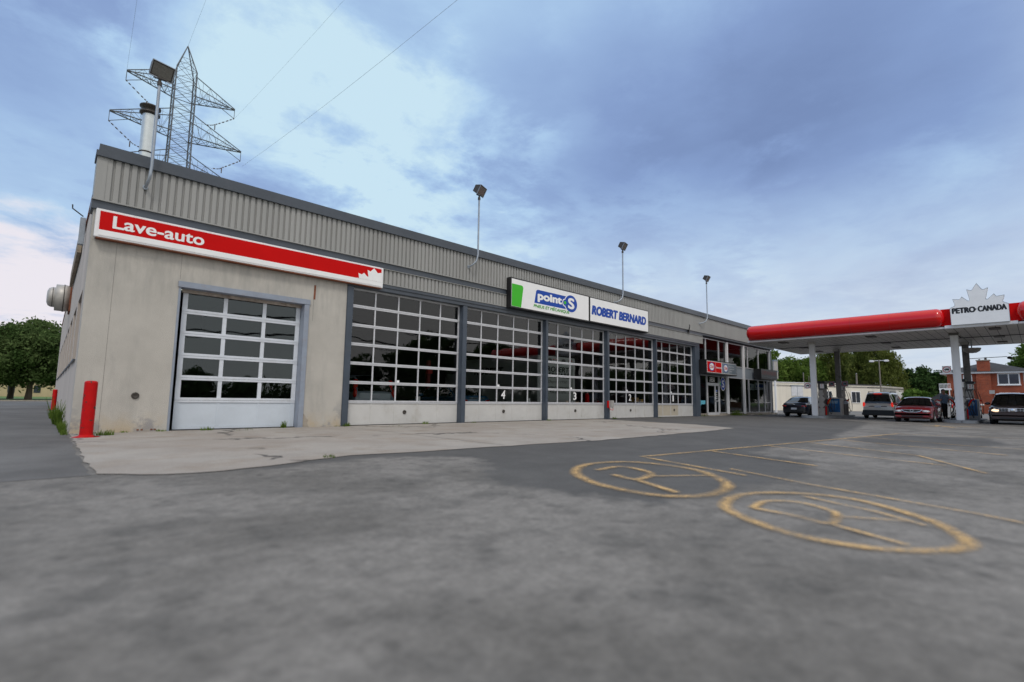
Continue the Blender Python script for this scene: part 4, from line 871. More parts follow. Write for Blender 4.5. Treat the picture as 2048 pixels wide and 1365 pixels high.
# ------------------------------------------------------------------ vehicles
def interp(pts, x):
    if x <= pts[0][0]: return pts[0][1]
    for (a, b), (c, d) in zip(pts[:-1], pts[1:]):
        if x <= c:
            t = (x-a)/(c-a); return b+(d-b)*t
    return pts[-1][1]
def smooth_i(pts, x, h=.09): return (interp(pts, x-h)+2*interp(pts, x)+interp(pts, x+h))/4
def car(name, label, cat, loc, heading, paint, L=4.6, W=1.78, deck=None, roof=None, H=1.44, wb=2.7, wr=.32, lit=False, headlit=False, lower=None, wagon=False, group=None, plate_w=.36, rake=.24, pillars=(), detail=True):
    t = thing(name, label, cat, loc, heading, group)
    hl = L/2; xf = wb/2+.04; xr_ = -wb/2+.04; Ra = wr+.055
    def hw(x): return W/2*(1-.13*abs(x/hl)**5-.03*abs(x/hl)**2)
    # lower body
    N_ = 72; st = [-hl+L*i/N_ for i in range(N_+1)]; vs = []; nr = 0
    for x in st:
        zt = smooth_i(deck, x, .06); sill = .20 if abs(x) < hl*.86 else .20+.10*(abs(x)-hl*.86)/(hl*.14); zb = sill
        for xw in (xf, xr_):
            if abs(x-xw) < Ra: zb = max(zb, wr+math.sqrt(Ra*Ra-(x-xw)**2))
        w_ = hw(x); zb = min(zb, zt-.12); en = abs(x) > hl*.985
        ring = [(0, zb), (w_-.16, zb), (w_-.05, zb+.0), (w_-.012, zb+.03), (w_, max(zb+.06, .50)), (w_*1.0, max(zb+.09, zt*.70)), (w_*.985, zt-.14 if zt-.14 > zb+.1 else zb+.1), (w_*.955, zt-.04), (w_*.90, zt), (w_*.6, zt+.028), (0, zt+.04)]
        full = [(x, -y, z) for y, z in ring]+[(x, y, z) for y, z in ring[-2:0:-1]]
        nr = len(full); vs += full
    fs = [(i*nr+k, i*nr+(k+1) % nr, (i+1)*nr+(k+1) % nr, (i+1)*nr+k) for i in range(N_) for k in range(nr)]
    fs += [tuple(range(nr)), tuple(range(N_*nr, (N_+1)*nr))[::-1]]
    body = MB().add(vs, fs, True).build('body', paint, t, fixn=True)
    # greenhouse
    xs0, xs1 = roof[0][0], roof[-1][0]; M_ = 40; gl, pt = {}, MB(); gv = []; rings = []
    for i in range(M_+1):
        x = xs0+(xs1-xs0)*i/M_; zr = smooth_i(roof, x, .05) if 0 < i < M_ else interp(roof, x); zd = smooth_i(deck, x, .06)+.0
        f = max(0, min(1, (zr-zd)/(H-zd))); wbm = hw(x)*.925; wt = wbm-rake*f
        ring = [(wbm, zd-.02), (wbm-rake*f*.35, zd+(zr-zd)*.35), (wt+.02*f, zd+(zr-zd)*.86), (wt-.03, zr), (wt*.62, zr+.02*f+.005), (0, zr+.032*f+.008)]
        full = [(x, -y, z) for y, z in ring]+[(x, y, z) for y, z in ring[-2::-1]]; rings.append((x, zr, full))
    R_ = len(rings[0][2]); allv = [p for _, _, f in rings for p in f]
    grp = {'windscreen': [], 'rear_window': [], 'side_window': [], 'side_window2': [], 'roof': []}
    ztop = max(z for _, z in roof)
    xa = [x for x, z in roof if z > ztop*.93]; xa0, xa1 = min(xa), max(xa)
    for i in range(M_):
        xm = (rings[i][0]+rings[i+1][0])/2
        for k in range(R_-1):
            q = (i*R_+k, i*R_+k+1, (i+1)*R_+k+1, (i+1)*R_+k)
            side = k < 3 or k >= R_-4; edge = k in (2, R_-4)
            if side and k not in (2, R_-4):
                inp = any(abs(xm-p) < w__ for p, w__ in pillars) or xm > xs1-.25 or xm < xs0+.22
                (grp['roof'] if inp else grp['side_window' if k < 3 else 'side_window2']).append(q)
            elif edge: grp['roof'].append(q)
            elif xm > xa1 and xm < xs1-.03: grp['windscreen'].append(q)
            elif xm < xa0 and xm > xs0+.02: grp['rear_window'].append(q)
            else: grp['roof'].append(q)
    for nm, m_ in (('windscreen', 'carglass'), ('rear_window', 'carglass'), ('side_window', 'carglass'), ('side_window2', 'carglass'), ('roof', None)):
        if not grp[nm]: continue
        me = MB().add(allv, grp[nm], True).mesh(nm, M[m_] if m_ else paint)
        bm = bmesh.new(); bm.from_mesh(me); bmesh.ops.delete(bm, geom=[v for v in bm.verts if not v.link_faces], context='VERTS'); bmesh.ops.recalc_face_normals(bm, faces=bm.faces); bm.to_mesh(me); bm.free()
        o = bpy.data.objects.new('side_window' if nm == 'side_window2' else nm, me); COL.objects.link(o); o.parent = t
    # dark cabin and seats seen through the glass
    zs = interp(deck, 0)
    cb_ = MB().box((xs0+.45, -W/2+.22, zs-.25), (xs1-.7, W/2-.22, zs-.05))
    for x in (-.1, -.95):
        for y in (-.36, .36): cb_.box((x-.08, y-.22, zs-.1), (x+.06, y+.22, zs+.18), .03); cb_.box((x-.06, y-.11, zs+.2), (x+.03, y+.11, zs+.32), .03)
    cb_.build('cabin', M['cabinet_dark'], t)
    # wheels
    for xw in (xf, xr_):
        for s_ in (-1, 1):
            yo = s_*(W/2-.015); yi = s_*(W/2-.225)
            wo = bpy.data.objects.new('wheel', None); COL.objects.link(wo); wo.parent = t; wo.location = (xw, 0, wr)
            a, b_ = sorted((yi, yo))
            MB().lathe([(wr*.66, a), (wr*.93, a), (wr, a+.03), (wr, b_-.03), (wr*.93, b_), (wr*.66, b_-.005)], (0, 0, 0), 'y', 28).build('tyre', M['tyre'], wo)
            rm_ = MB(); yf = yo-s_*.03
            rm_.lathe([(wr*.66, yo-s_*.01), (wr*.60, yf), (wr*.58, yo-s_*.09), (0, yo-s_*.10)], (0, 0, 0), 'y', 24)
            for k in range(5):
                a_ = 2*math.pi*k/5; d_ = (math.cos(a_), math.sin(a_)); n_ = (-d_[1], d_[0])
                q = [(d_[0]*r_+n_[0]*w__, d_[1]*r_+n_[1]*w__) for r_, w__ in ((.04, .045), (wr*.62, .03), (wr*.62, -.03), (.04, -.045))]
                rm_.add([(u, yf, v) for u, v in q]+[(u, yf-s_*.05, v) for u, v in q], [(0, 1, 2, 3), (4, 5, 6, 7), (0, 1, 5, 4), (1, 2, 6, 5), (2, 3, 7, 6), (3, 0, 4, 7)])
            rm_.build('rim', M['rim'], wo, fixn=True)
    zr_b = interp(deck, -hl+.06); zf = interp(deck, hl-.25)
    # lights, plates, bumpers, mirrors
    if not wagon:
        for s_ in (-1, 1): MB().ell((-hl+.10, s_*(hw(-hl+.1)-.17), zr_b-.14), (.115, .22, .085)).build('taillight', M['tail_on' if lit else 'tail'], t)
    else:
        for s_ in (-1, 1): MB().ell((-hl+.08, s_*(hw(-hl+.1)-.05), zr_b-.08), (.11, .07, .17)).build('taillight', M['tail_on' if lit else 'tail'], t)
    for s_ in (-1, 1): MB().ell((hl-.17, s_*(hw(hl-.1)-.20), zf-.13), (.20, .19, .085)).build('headlight', M['head_on' if headlit else 'head'], t)
    lm = lower or M['black']
    MB().box((-hl-.035, -hw(hl)+.14, .30), (-hl+.12, hw(hl)-.14, .46), .03).build('rear_bumper', lm, t)
    MB().box((hl-.14, -hw(hl)+.26, .28), (hl+.012, hw(hl)-.26, .41), .03).build('lower_grille', M['black'], t)
    MB().box((-hl-.045, -plate_w/2, .50 if not wagon else .74), (-hl+.05, plate_w/2, .64 if not wagon else .89), .005).build('number_plate', M['plate'], t)
    for s_ in (-1, 1):
        MB().ell((interp([(0, xs1-.62), (1, xs1-.62)], 0), s_*(W/2+.06), zs+.08), (.075, .12, .075)).build('mirror', paint, t)
    hd = MB()
    for x in (-.35, -1.1): 
        for s_ in (-1, 1): hd.box((x-.07, s_*(W/2-.008)-.012, zs-.14), (x+.07, s_*(W/2-.008)+.012, zs-.115))
    hd.build('door_handle', M['chrome'] if detail else paint, t)
    if detail:
        ln = MB()
        for x in (.62, -.42, -1.25):
            for s_ in (-1, 1): ln.box((x-.004, s_*(hw(x)+.0005)-.0035, .32), (x+.004, s_*(hw(x)+.0005)+.0035, zs-.16))
        ln.build('door_gap', M['black'], t)
    return t, hl, hw
def paintm(n, c, metal=.35, rough=.28): return mat(n, c, rough, metal=metal, var=.03, coat=1.0)
sed_deck = [(-2.3, .66), (-2.27, .86), (-2.15, .96), (-1.5, .99), (-.5, .93), (.9, .90), (1.5, .84), (2.05, .74), (2.24, .62), (2.3, .50)]
sed_roof = [(-1.75, .97), (-1.45, 1.13), (-.95, 1.36), (-.6, 1.41), (.1, 1.43), (.45, 1.38), (.9, 1.13), (1.25, .88)]
t, hl, hw = car('sedan', 'black compact sedan seen from behind, parked left of the white canopy column', 'car', (41.4, -3.62, 0), 0, paintm('paint_black_blue', (.004, .006, .018), .0), L=4.55, W=1.74, deck=sed_deck, roof=sed_roof, H=1.43, pillars=((-.42, .04), (-1.25, .05)))
MB().ell((-2.305, .0, .87), (.012, .10, .03)).build('badge', M['chrome'], t)
van_deck = [(-2.4, .70), (-2.38, 1.02), (-1.8, 1.04), (0, 1.0), (1.1, .98), (1.7, .90), (2.2, .78), (2.36, .6), (2.4, .5)]
van_roof = [(-2.36, 1.03), (-2.25, 1.50), (-2.12, 1.70), (-1.6, 1.77), (0, 1.79), (.6, 1.73), (1.2, 1.38), (1.75, .92)]
t, hl, hw = car('minivan', 'silver beige minivan seen from behind with red rear lamps lit', 'minivan', (43.5, -8.15, 0), 1, paintm('paint_silver', (.76, .72, .65), .0), L=4.9, W=1.93, deck=[(x*1.02, z) for x, z in van_deck], roof=van_roof, H=1.79, wb=2.95, wr=.34, lit=True, wagon=True, pillars=((-.95, .05), (.1, .05)), rake=.22)
MB().box((-2.505, -.86, .24), (-2.40, .86, .58), .03).box((-2.43, -.92, .22), (-2.0, .92, .40), .02).build('black_bumper', M['black'], t); MB().box((-2.47, -.5, .80), (-2.44, .5, .86)).build('tailgate_trim', M['cabinet_dark'], t); MB().box((-2.28, -.22, 1.66), (-2.19, .22, 1.70)).build('high_brake_light', M['tail_on'], t)
rr = MB()
for s_ in (-1, 1): rr.tube([(-1.7, s_*.62, 1.77), (-1.6, s_*.62, 1.84), (.1, s_*.62, 1.86), (.25, s_*.62, 1.79)], .018)
rr.build('roof_rack', M['black'], t)
coupe_deck = [(-2.3, .66), (-2.27, .88), (-2.1, .97), (-1.5, .99), (-.5, .93), (.9, .92), (1.4, .88), (1.9, .80), (2.18, .68), (2.3, .5)]
coupe_roof = [(-1.9, .96), (-1.4, 1.15), (-.8, 1.33), (-.3, 1.39), (.1, 1.40), (.42, 1.34), (.95, 1.10), (1.35, .89)]
t, hl, hw = car('coupe', 'dark red two door coupe facing the viewer beside the man at the pump', 'car', (37.3, -10.82, 0), 180, paintm('paint_red', (.19, .005, .010), .0), L=4.6, W=1.79, deck=coupe_deck, roof=coupe_roof, H=1.40, pillars=((-.75, .06),))
MB().prism([(-.46, .70), (.46, .70), (.34, .60), (.18, .565), (-.18, .565), (-.34, .60)], 'x', 2.24, 2.315).build('grille', M['black'], t)
gm = MB(); gp = [(-.46, .70), (-.34, .60), (-.18, .565), (.18, .565), (.34, .60), (.46, .70)]
for a, b in zip(gp[:-1], gp[1:]): gm.bar((2.318, *a), (2.318, *b), .016)
gm.bar((2.318, -.46, .70), (2.318, .46, .70), .010); gm.build('grille_trim', M['chrome'], t); MB().lathe([(.055, 0), (.075, 0)], (2.322, 0, .645), 'x', 20).build('badge', M['chrome'], t)
MB().box((2.24, -.82, .40), (2.27, -.60, .48), .01).box((2.24, .60, .40), (2.27, .82, .48), .01).build('fog_lamp_recess', M['black'], t)
suv_deck = [(-2.35, .75), (-2.33, 1.02), (-1.6, 1.05), (0, 1.02), (1.0, 1.02), (1.5, .99), (2.0, .92), (2.25, .80), (2.35, .6)]
suv_roof = [(-2.25, 1.06), (-1.95, 1.45), (-1.6, 1.57), (-.8, 1.64), (.1, 1.66), (.5, 1.60), (1.0, 1.30), (1.35, 1.03)]
t, hl, hw = car('suv', 'dark maroon black SUV facing the viewer with glowing headlights at the right edge', 'suv', (38.9, -14.72, 0), 180, paintm('paint_maroon', (.030, .009, .010), .0), L=4.75, W=1.88, deck=suv_deck, roof=suv_roof, H=1.66, wb=2.8, wr=.37, headlit=True, wagon=True, pillars=((-.55, .05), (-1.5, .06)), rake=.20)
g_ = MB()
for s_ in (-1, 1):
    for r_ in range(2):
        for k in range(4): y0 = s_*(.22+k*.12); g_.box((2.34, y0-.05, .78-r_*.085), (2.365, y0+.05, .845-r_*.085))
g_.build('grille_openings', M['black'], t)
MB().prism([(-.72, .87), (.72, .87), (.60, .68), (.20, .66), (.10, .60), (-.10, .60), (-.20, .66), (-.60, .68)], 'x', 2.30, 2.345).build('grille', mat('grille_bright', (.72, .72, .75), .25, spec=.8), t); MB().lathe([(0, .03), (.055, .03), (.085, .02)], (2.345, 0, .75), 'x', 20).build('badge', M['chrome'], t)
MB().box((2.2, -.8, .34), (2.372, .8, .56), .03).build('front_bumper', M['black'], t)
hat_deck = [(-2.1, .7), (-2.08, .98), (0, .96), (1.0, .94), (1.6, .86), (2.0, .72), (2.1, .5)]
hat_roof = [(-2.08, .98), (-1.9, 1.3), (-1.6, 1.44), (-.6, 1.5), (.1, 1.5), (.4, 1.43), (.9, 1.15), (1.25, .93)]
white_p = paintm('paint_white', (.72, .73, .75), 0, .3)
kw = dict(L=4.2, W=1.74, deck=hat_deck, roof=hat_roof, H=1.5, wb=2.6, wagon=True, pillars=((-.5, .05), (-1.4, .06)))
car('hatchback', 'white hatchback with red lamp half hidden behind the man and the second column', 'car', (51.0, -11.85, 0), 4, white_p, **kw)
car('hatchback', 'white car seen side on between the right pump and the dark SUV', 'car', (47.5, -15.55, 0), 108, white_p, **{**kw, 'L': 4.4})
car('hatchback', 'pale car mostly hidden between the black sedan and the white canopy column', 'car', (53.0, -.95, 0), -8, paintm('paint_pale', (.45, .50, .60), .3), **{**kw, 'H': 1.5})
car('hatchback', 'white car parked far away at the left edge under the trees', 'car', (-6.75, 74.5, 0), 20, white_p, **kw)
# cars in the bays
t, hl, hw = car('estate_car', 'grey estate car with tall red tail lamps parked inside the first glazed bay', 'car', (8.72, 3.2, .16), 90, paintm('paint_bluegrey', (.26, .31, .36), .0, .4), L=4.7, W=1.84, deck=[(-2.35, .72), (-2.33, 1.0), (0, .98), (1.1, .96), (1.8, .86), (2.3, .7), (2.35, .5)], roof=[(-2.32, 1.0), (-2.1, 1.42), (-1.8, 1.56), (-.6, 1.6), (.2, 1.6), (.6, 1.5), (1.1, 1.2), (1.5, .96)], H=1.6, wb=2.75, wagon=True, pillars=((-.5, .05), (-1.4, .06)))
for s_ in (-1, 1): MB().box((-2.24, s_*.69-.07, 1.02), (-2.08, s_*.69+.07, 1.42), .03).build('upper_taillight', M['tail'], t)
MB().box((-2.375, -.62, .72), (-2.33, .62, .93), .02).build('tailgate_panel', mat('pale_tailgate', (.55, .62, .66), .4), t)
t, hl, hw = car('sedan', 'blue sedan tail inside bay four, cut off by the pillar', 'car', (13.5, 3.15, .10), 90, paintm('paint_blue', (.025, .11, .22), .0, .35), L=4.55, W=1.74, deck=sed_deck, roof=sed_roof, H=1.40, pillars=((-.42, .04), (-1.25, .05)))
MB().box((-2.33, -.42, .86), (-2.28, .42, .89)).build('chrome_strip', M['chrome'], t)

# white box truck in bay 3
tk = thing('box_truck', 'white box truck lettered ROBERT BERNARD parked inside bay three', 'truck', (18.65, 1.0, .02))
tw = mat('truck_white', (.50, .52, .50), .5, var=.05, vs=1, dirt=.2, dirtcol=(.35, .35, .33))
MB().box((-1.25, 0, .75), (1.60, 6.2, 3.12), .03).build('cargo_box', tw, tk)
MB().box((-1.05, -.03, .95), (1.30, -.005, 2.75)).build('roller_door', tw, tk)
mb = MB()
for z in (1.25, 1.55, 1.85, 2.15, 2.45): mb.box((-1.05, -.034, z), (1.30, -.0305, z+.012))
mb.box((1.30, -.035, .9), (1.34, -.004, 2.8)); mb.box((-1.09, -.035, 2.76), (1.34, -.004, 2.80)); mb.build('door_joint', M['cabinet_dark'], tk)
text_mb('ROBERT', -.62, 2.33, 1.66, .26, -.04, bold=.03, shear=.1).build('lettering', M['black'], tk)
text_mb('BERNARD', -.75, 2.04, 1.95, .24, -.04, bold=.03, shear=.1).build('lettering', M['black'], tk)
text_mb('Depuis 1950', -.55, 1.72, 1.45, .19, -.04, shear=.35).build('lettering', M['cabinet_dark'], tk)
text_mb('UNITE DE SERVICE', -.72, 1.48, 1.75, .115, -.04, bold=.02).build('lettering', M['black'], tk)
text_mb('450 773-1313', -.42, 1.28, 1.25, .12, -.04, bold=.02).build('lettering', M['black'], tk)
for x in (-1.05, -.1, .1, 1.1, 1.3): MB().box((x-.05, -.02, 2.94), (x+.05, -.001, 2.98)).build('marker_lamp', M['tail'], tk)
MB().ell((-.45, -.05, 2.93), (.16, .06, .08)).ell((.62, -.05, 2.93), (.14, .06, .08)).build('work_lamp', M['cabinet_dark'], tk)
MB().box((-1.2, -.3, .60), (1.55, .02, .70), .01).box((-1.1, -.28, .86), (1.3, -.24, .90)).build('rear_step', M['cabinet'], tk)
for x in (-.9, .1, 1.1): MB().box((x-.22, -.315, .62), (x+.22, -.305, .69)).build('reflector', M['tail'], tk)
for x in (-1.0, 1.35):
    for y in (1.2, 5.4): MB().cyl((x-.14, y, .42), (x+.14, y, .42), .42, n=24).build('wheel', M['tyre'], tk)
MB().box((-1.0, 6.3, .5), (1.3, 8.2, 2.4), .15).build('cab', tw, tk)
q = text_mb('ROBERT', -.9, 2.25, 2.4, .34, -1.256, axis='x', bold=.03, shear=.1); q.v = [(x, -y-.9+.0, z) for x, y, z in q.v]
q.v = [(x, 4.9-y+.0, z) for x, y, z in q.v]; q.build('side_lettering', M['black'], tk)
# drum, pillar lift, fire extinguisher inside
wb_ = thing('white_drum', 'small white drum standing inside the first glazed bay', 'drum', (10.33, .55, .02)); MB().cyl((0, 0, 0), (0, 0, .98), .10, n=16).build('drum', M['white'], wb_)
wb_ = thing('white_drum', 'small white cone topped drum inside bay four by the right pillar', 'drum', (16.35, .55, .02)); MB().cyl((0, 0, 0), (0, 0, .98), .10, .07, n=16).build('drum', M['white'], wb_)
fe = thing('fire_extinguisher', 'red fire extinguisher standing inside bay three right of the truck', 'fire extinguisher', (20.62, .5, .02))
MB().cyl((0, 0, .78), (0, 0, 1.2), .11, n=16).lathe([(.11, 1.2), (.07, 1.27), (.03, 1.3)], (0, 0, 0)).build('cylinder', M['red'], fe); MB().box((-.03, -.03, 1.28), (.05, .03, 1.4)).build('valve', M['black'], fe); MB().box((-.14, -.14, 0), (.14, .14, .78)).build('stand', M['cabinet_dark'], fe)
lp = thing('vehicle_lift', 'red upright of a vehicle lift deep inside the first glazed bay', 'lift', (13.45, 4.6, .02))
MB().box((-.09, -.1, 0), (.09, .1, 2.75), .02).build('upright', mat('dim_red_steel', (.16, .01, .01), .6), lp); MB().box((-.14, -.2, 2.1), (.14, .0, 2.35), .02).build('carriage', mat('carriage_red', (.35, .01, .01), .6), lp)
sh = thing('tool_bench', 'dim bench with yellow boxes inside bay one', 'bench', (28.6, 2.6, .02))
MB().box((-1.0, -.3, .8), (1.0, .3, .86)).box((-.95, -.25, 0), (-.88, .25, .8)).box((.88, -.25, 0), (.95, .25, .8)).build('bench', M['cabinet_dark'], sh); MB().box((-.6, -.2, .86), (-.1, .15, 1.15)).box((.1, -.2, .86), (.45, .15, 1.05)).build('box', M['yellow'], sh)

# ------------------------------------------------------------------ the man at the pump
def skin_obj(name, verts, edges, radii, m, parent, sub=2, root=0):
    me = bpy.data.meshes.new(name); me.from_pydata(verts, edges, []); me.materials.append(m)
    o = bpy.data.objects.new(name, me); COL.objects.link(o); o.parent = parent
    md = o.modifiers.new('skin', 'SKIN'); md.use_smooth_shade = True
    sv = me.skin_vertices[0].data
    for i, r_ in enumerate(radii): sv[i].radius = r_ if isinstance(r_, tuple) else (r_, r_); sv[i].use_root = (i == root)
    s_ = o.modifiers.new('sub', 'SUBSURF'); s_.levels = sub; s_.render_levels = sub
    return o
mn = thing('person', 'man in blue check shirt and black trousers holding a fuel nozzle at the red car', 'person', (39.75, -11.75, .15), 58)
# local: man faces +y (towards the red car's filler) seen mostly from behind his right; x away from viewer
V = []; E_ = []; Rr = []
def jt(p, r_, par=None):
    V.append(p); Rr.append(r_); i = len(V)-1
    if par is not None: E_.append((par, i))
    return i
pel = jt((0, 0, .93), (.13, .16)); ch = jt((.0, .01, 1.12), (.12, .15), pel); ch2 = jt((0, .0, 1.36), (.11, .165), ch); nk = jt((0, .01, 1.49), .055, ch2); hd0 = jt((-.01, .03, 1.58), (.075, .07), nk); hd1 = jt((-.01, .035, 1.68), (.092, .08), hd0); jt((-.005, .02, 1.755), (.065, .06), hd1)
for s_, hand in ((1, (-.10, .44, 1.08)), (-1, (-.02, -.32, .88))):
    sh_ = jt((0, s_*.19, 1.42), .055, ch2); el_ = jt((-.03, s_*.27, 1.15), .042, sh_)
    wx = Vector(hand); e0 = Vector(V[el_]); d = (wx-e0); wr_ = jt(tuple(e0+d*.9), .028, el_); pm_ = jt(tuple(wx+d.normalized()*.05), (.022, .042), wr_)
    dn = d.normalized(); sd_ = Vector((1, 0, 0)); cv = dn.cross(sd_).normalized()
    for k in range(4):
        o_ = sd_*(.032-.021*k); ln_ = (.07, .08, .075, .06)[k]
        a = jt(tuple(Vector(V[pm_])+o_+dn*.03), .009, pm_); b = jt(tuple(Vector(V[a])+dn*ln_*.5-cv*.012), .0085, a); jt(tuple(Vector(V[b])+dn*ln_*.25-cv*.028), .0075, b)
    a = jt(tuple(Vector(V[pm_])+sd_*.035-dn*.015-cv*.02), .010, pm_); jt(tuple(Vector(V[a])+dn*.035+sd_*.012-cv*.02), .008, a)
for s_, ky, kx, fy, fx in ((1, .12, -.03, .15, -.05), (-1, -.12, .04, -.17, .07)):
    hp = jt((0, s_*.09, .86), .085, pel); kn = jt((kx, ky, .48), .055, hp); an = jt((fx, fy, .08), .04, kn); jt((fx-.10, fy+.04, .03), (.03, .04), an)
skin_obj('body', V, E_, Rr, M['skin'], mn)
shirt = mat('check_shirt', (.06, .10, .17), .9, var=.1)
t_ = shirt.node_tree; n_ = t_.nodes; tc_ = n_.new('ShaderNodeTexCoord'); bk_ = n_.new('ShaderNodeTexBrick'); bk_.inputs['Scale'].default_value = 1; bk_.inputs['Brick Width'].default_value = .07; bk_.inputs['Row Height'].default_value = .05; bk_.inputs['Mortar Size'].default_value = .008; bk_.inputs['Color1'].default_value = (.05, .10, .18, 1); bk_.inputs['Color2'].default_value = (.09, .15, .24, 1); bk_.inputs['Mortar'].default_value = (.25, .3, .36, 1)
sx_ = n_.new('ShaderNodeSeparateXYZ'); cb2 = n_.new('ShaderNodeCombineXYZ'); t_.links.new(tc_.outputs['Object'], sx_.inputs[0]); t_.links.new(sx_.outputs[1], cb2.inputs[0]); t_.links.new(sx_.outputs[2], cb2.inputs[1]); t_.links.new(cb2.outputs[0], bk_.inputs['Vector']); t_.links.new(bk_.outputs['Color'], n_['Principled BSDF'].inputs['Base Color'])
V2 = [(0, 0, .80), (0, .01, 1.12), (0, 0, 1.36), (0, .01, 1.47)]; E2 = [(0, 1), (1, 2), (2, 3)]; R2 = [(.165, .20), (.155, .19), (.135, .19), (.07, .075)]
for s_ in (1, -1):
    e = Vector((-.03, s_*.27, 1.15)); sh0 = Vector((0, s_*.19, 1.42)); i = len(V2); V2 += [tuple(sh0), tuple(sh0.lerp(e, .5)), tuple(sh0.lerp(e, .9))]; E2 += [(2, i), (i, i+1), (i+1, i+2)]; R2 += [.085, .078, .075]
skin_obj('shirt', V2, E2, R2, shirt, mn)
V3 = [(0, 0, 1.04), (0, 0, .86)]; E3 = [(0, 1)]; R3 = [(.14, .165), (.15, .17)]
for s_, ky, kx, fy, fx in ((1, .12, -.03, .15, -.05), (-1, -.12, .04, -.17, .07)):
    i = len(V3); V3 += [(0, s_*.09, .80), (kx, ky, .48), (fx, fy, .09)]; E3 += [(1, i), (i, i+1), (i+1, i+2)]; R3 += [.105, .085, .072]
skin_obj('trousers', V3, E3, R3, M['trousers'], mn)
sh_ = MB()
for fx, fy in ((-.05, .15), (.07, -.17)): sh_.ell((fx-.06, fy+.03, .045), (.14, .055, .05))
sh_.build('shoes', M['black'], mn)
MB().ell((.012, .015, 1.715), (.098, .088, .085)).build('hair', M['hair'], mn)
MB().ell((-.10, .055, 1.64), (.02, .014, .024), 8, 6).build('nose', M['skin'], mn)
MB().ell((-.088, .085, 1.672), (.010, .012, .008), 8, 6).ell((-.092, .012, 1.672), (.010, .012, .008), 8, 6).build('eyes', M['black'], mn)
MB().ell((-.088, .05, 1.60), (.012, .024, .006), 8, 6).build('mouth', mat('lips', (.25, .08, .07), .6), mn)
MB().ell((.0, -.075, 1.655), (.022, .012, .032), 8, 6).ell((.0, .125, 1.655), (.022, .012, .032), 8, 6).build('ears', M['skin'], mn)
nzl = thing('fuel_nozzle', 'red fuel nozzle in the hand of the man, with its black hose', 'nozzle', (39.28, -11.62, 1.22), 8)
MB().tube([(0, .02, 0), (0, .14, .06), (0, .26, .02)], [.035, .03, .016]).build('spout', M['red'], nzl)
MB().tube(spline([(0, .0, 0), (.05, -.06, -.5), (.2, -.3, -.98), (.1, -.6, -.7), (-.3, -.85, .2), (-.6, -1.0, .6)], k=6), .015).build('hose', M['rubber'], nzl)

# ------------------------------------------------------------------ trees
def az_pos(a, d): return (d*math.sin(R(a)), -15.66+d*math.cos(R(a)))
LM = dict(deep=leaf_mat('leaves_deep', (.050, .090, .026), (.15, .21, .08)), mid=leaf_mat('leaves_mid', (.065, .12, .022), (.17, .25, .055)),
          willow=leaf_mat('leaves_willow', (.075, .10, .022), (.19, .22, .06)), dark=leaf_mat('leaves_dark', (.025, .055, .018), (.065, .11, .035), .2), bush=leaf_mat('leaves_bush', (.08, .16, .03), (.18, .28, .06)))
def leaf_cloud(pts, size, rng_, droop=0.0, flat=.0):
    n = len(pts); nrm = rng_.normal(size=(n, 3)); nrm[:, 2] += flat; nrm /= np.linalg.norm(nrm, axis=1)[:, None]
    t = rng_.normal(size=(n, 3)); t[:, 2] -= droop; t -= nrm*(t*nrm).sum(1)[:, None]; t /= np.linalg.norm(t, axis=1)[:, None]; b = np.cross(nrm, t)
    s_ = size*rng_.uniform(.55, 1.35, n)[:, None]
    asp = .45 if droop < 1 else .22
    v = np.stack([pts-t*s_, pts-b*s_*asp-t*s_*.1, pts+t*s_, pts+b*s_*asp-t*s_*.1], 1).reshape(-1, 3)
    return v
def leaf_mesh(name, v, m):
    n = len(v)//4; me = bpy.data.meshes.new(name); me.vertices.add(n*4); me.vertices.foreach_set('co', v.astype(np.float32).ravel()); me.loops.add(n*4); me.loops.foreach_set('vertex_index', np.arange(n*4, dtype=np.int32))
    me.polygons.add(n); me.polygons.foreach_set('loop_start', np.arange(0, n*4, 4, dtype=np.int32)); me.polygons.foreach_set('loop_total', np.full(n, 4, dtype=np.int32)); me.update(calc_edges=True); me.validate(); me.materials.append(m); return me
def crown_pts(rng_, n, rx, ry, rz_, zc, lumps=26, kind='round'):
    out = []
    # lumps scattered on the crown surface, each a leaf cluster
    cs = []
    while len(cs) < lumps:
        d = rng_.normal(size=3); d /= np.linalg.norm(d)
        if d[2] < -.75: continue
        rr_ = rng_.uniform(.5, .84); k = 1.0
        if kind == 'cone': k = max(.15, 1-(d[2]*rr_+1)/2)*1.25
        cs.append(np.array([d[0]*rx*rr_*k, d[1]*ry*rr_*k, d[2]*rz_*rr_]))
    nc = n//5; d = rng_.normal(size=(nc, 3)); d /= np.linalg.norm(d, axis=1)[:, None]; q = d*(rng_.uniform(.15, .86, nc)**.5)[:, None]
    out.append(q*np.array([rx, ry, rz_])*(np.clip(1-(q[:, 2:3]+1)/2, .12, 1)*1.2 if kind == 'cone' else 1))
    per = (n-nc)//lumps
    for c_ in cs:
        r_ = rng_.uniform(.20, .36)*min(rx, rz_)*(1 if kind != 'cone' else .7)
        d = rng_.normal(size=(per, 3)); d /= np.linalg.norm(d, axis=1)[:, None]; rad = r_*rng_.uniform(.45, 1.08, per)**.6
        p = c_+d*rad[:, None]*np.array([1.15, 1.15, .72])
        out.append(p)
    p = np.concatenate(out); k = rng_.choice(len(p), len(p)//9); q = p[k]*rng_.uniform(1.02, 1.13, (len(k), 1))+rng_.normal(0, .12, (len(k), 3)); p = np.concatenate([p, q]); p[:, 2] += zc; return p
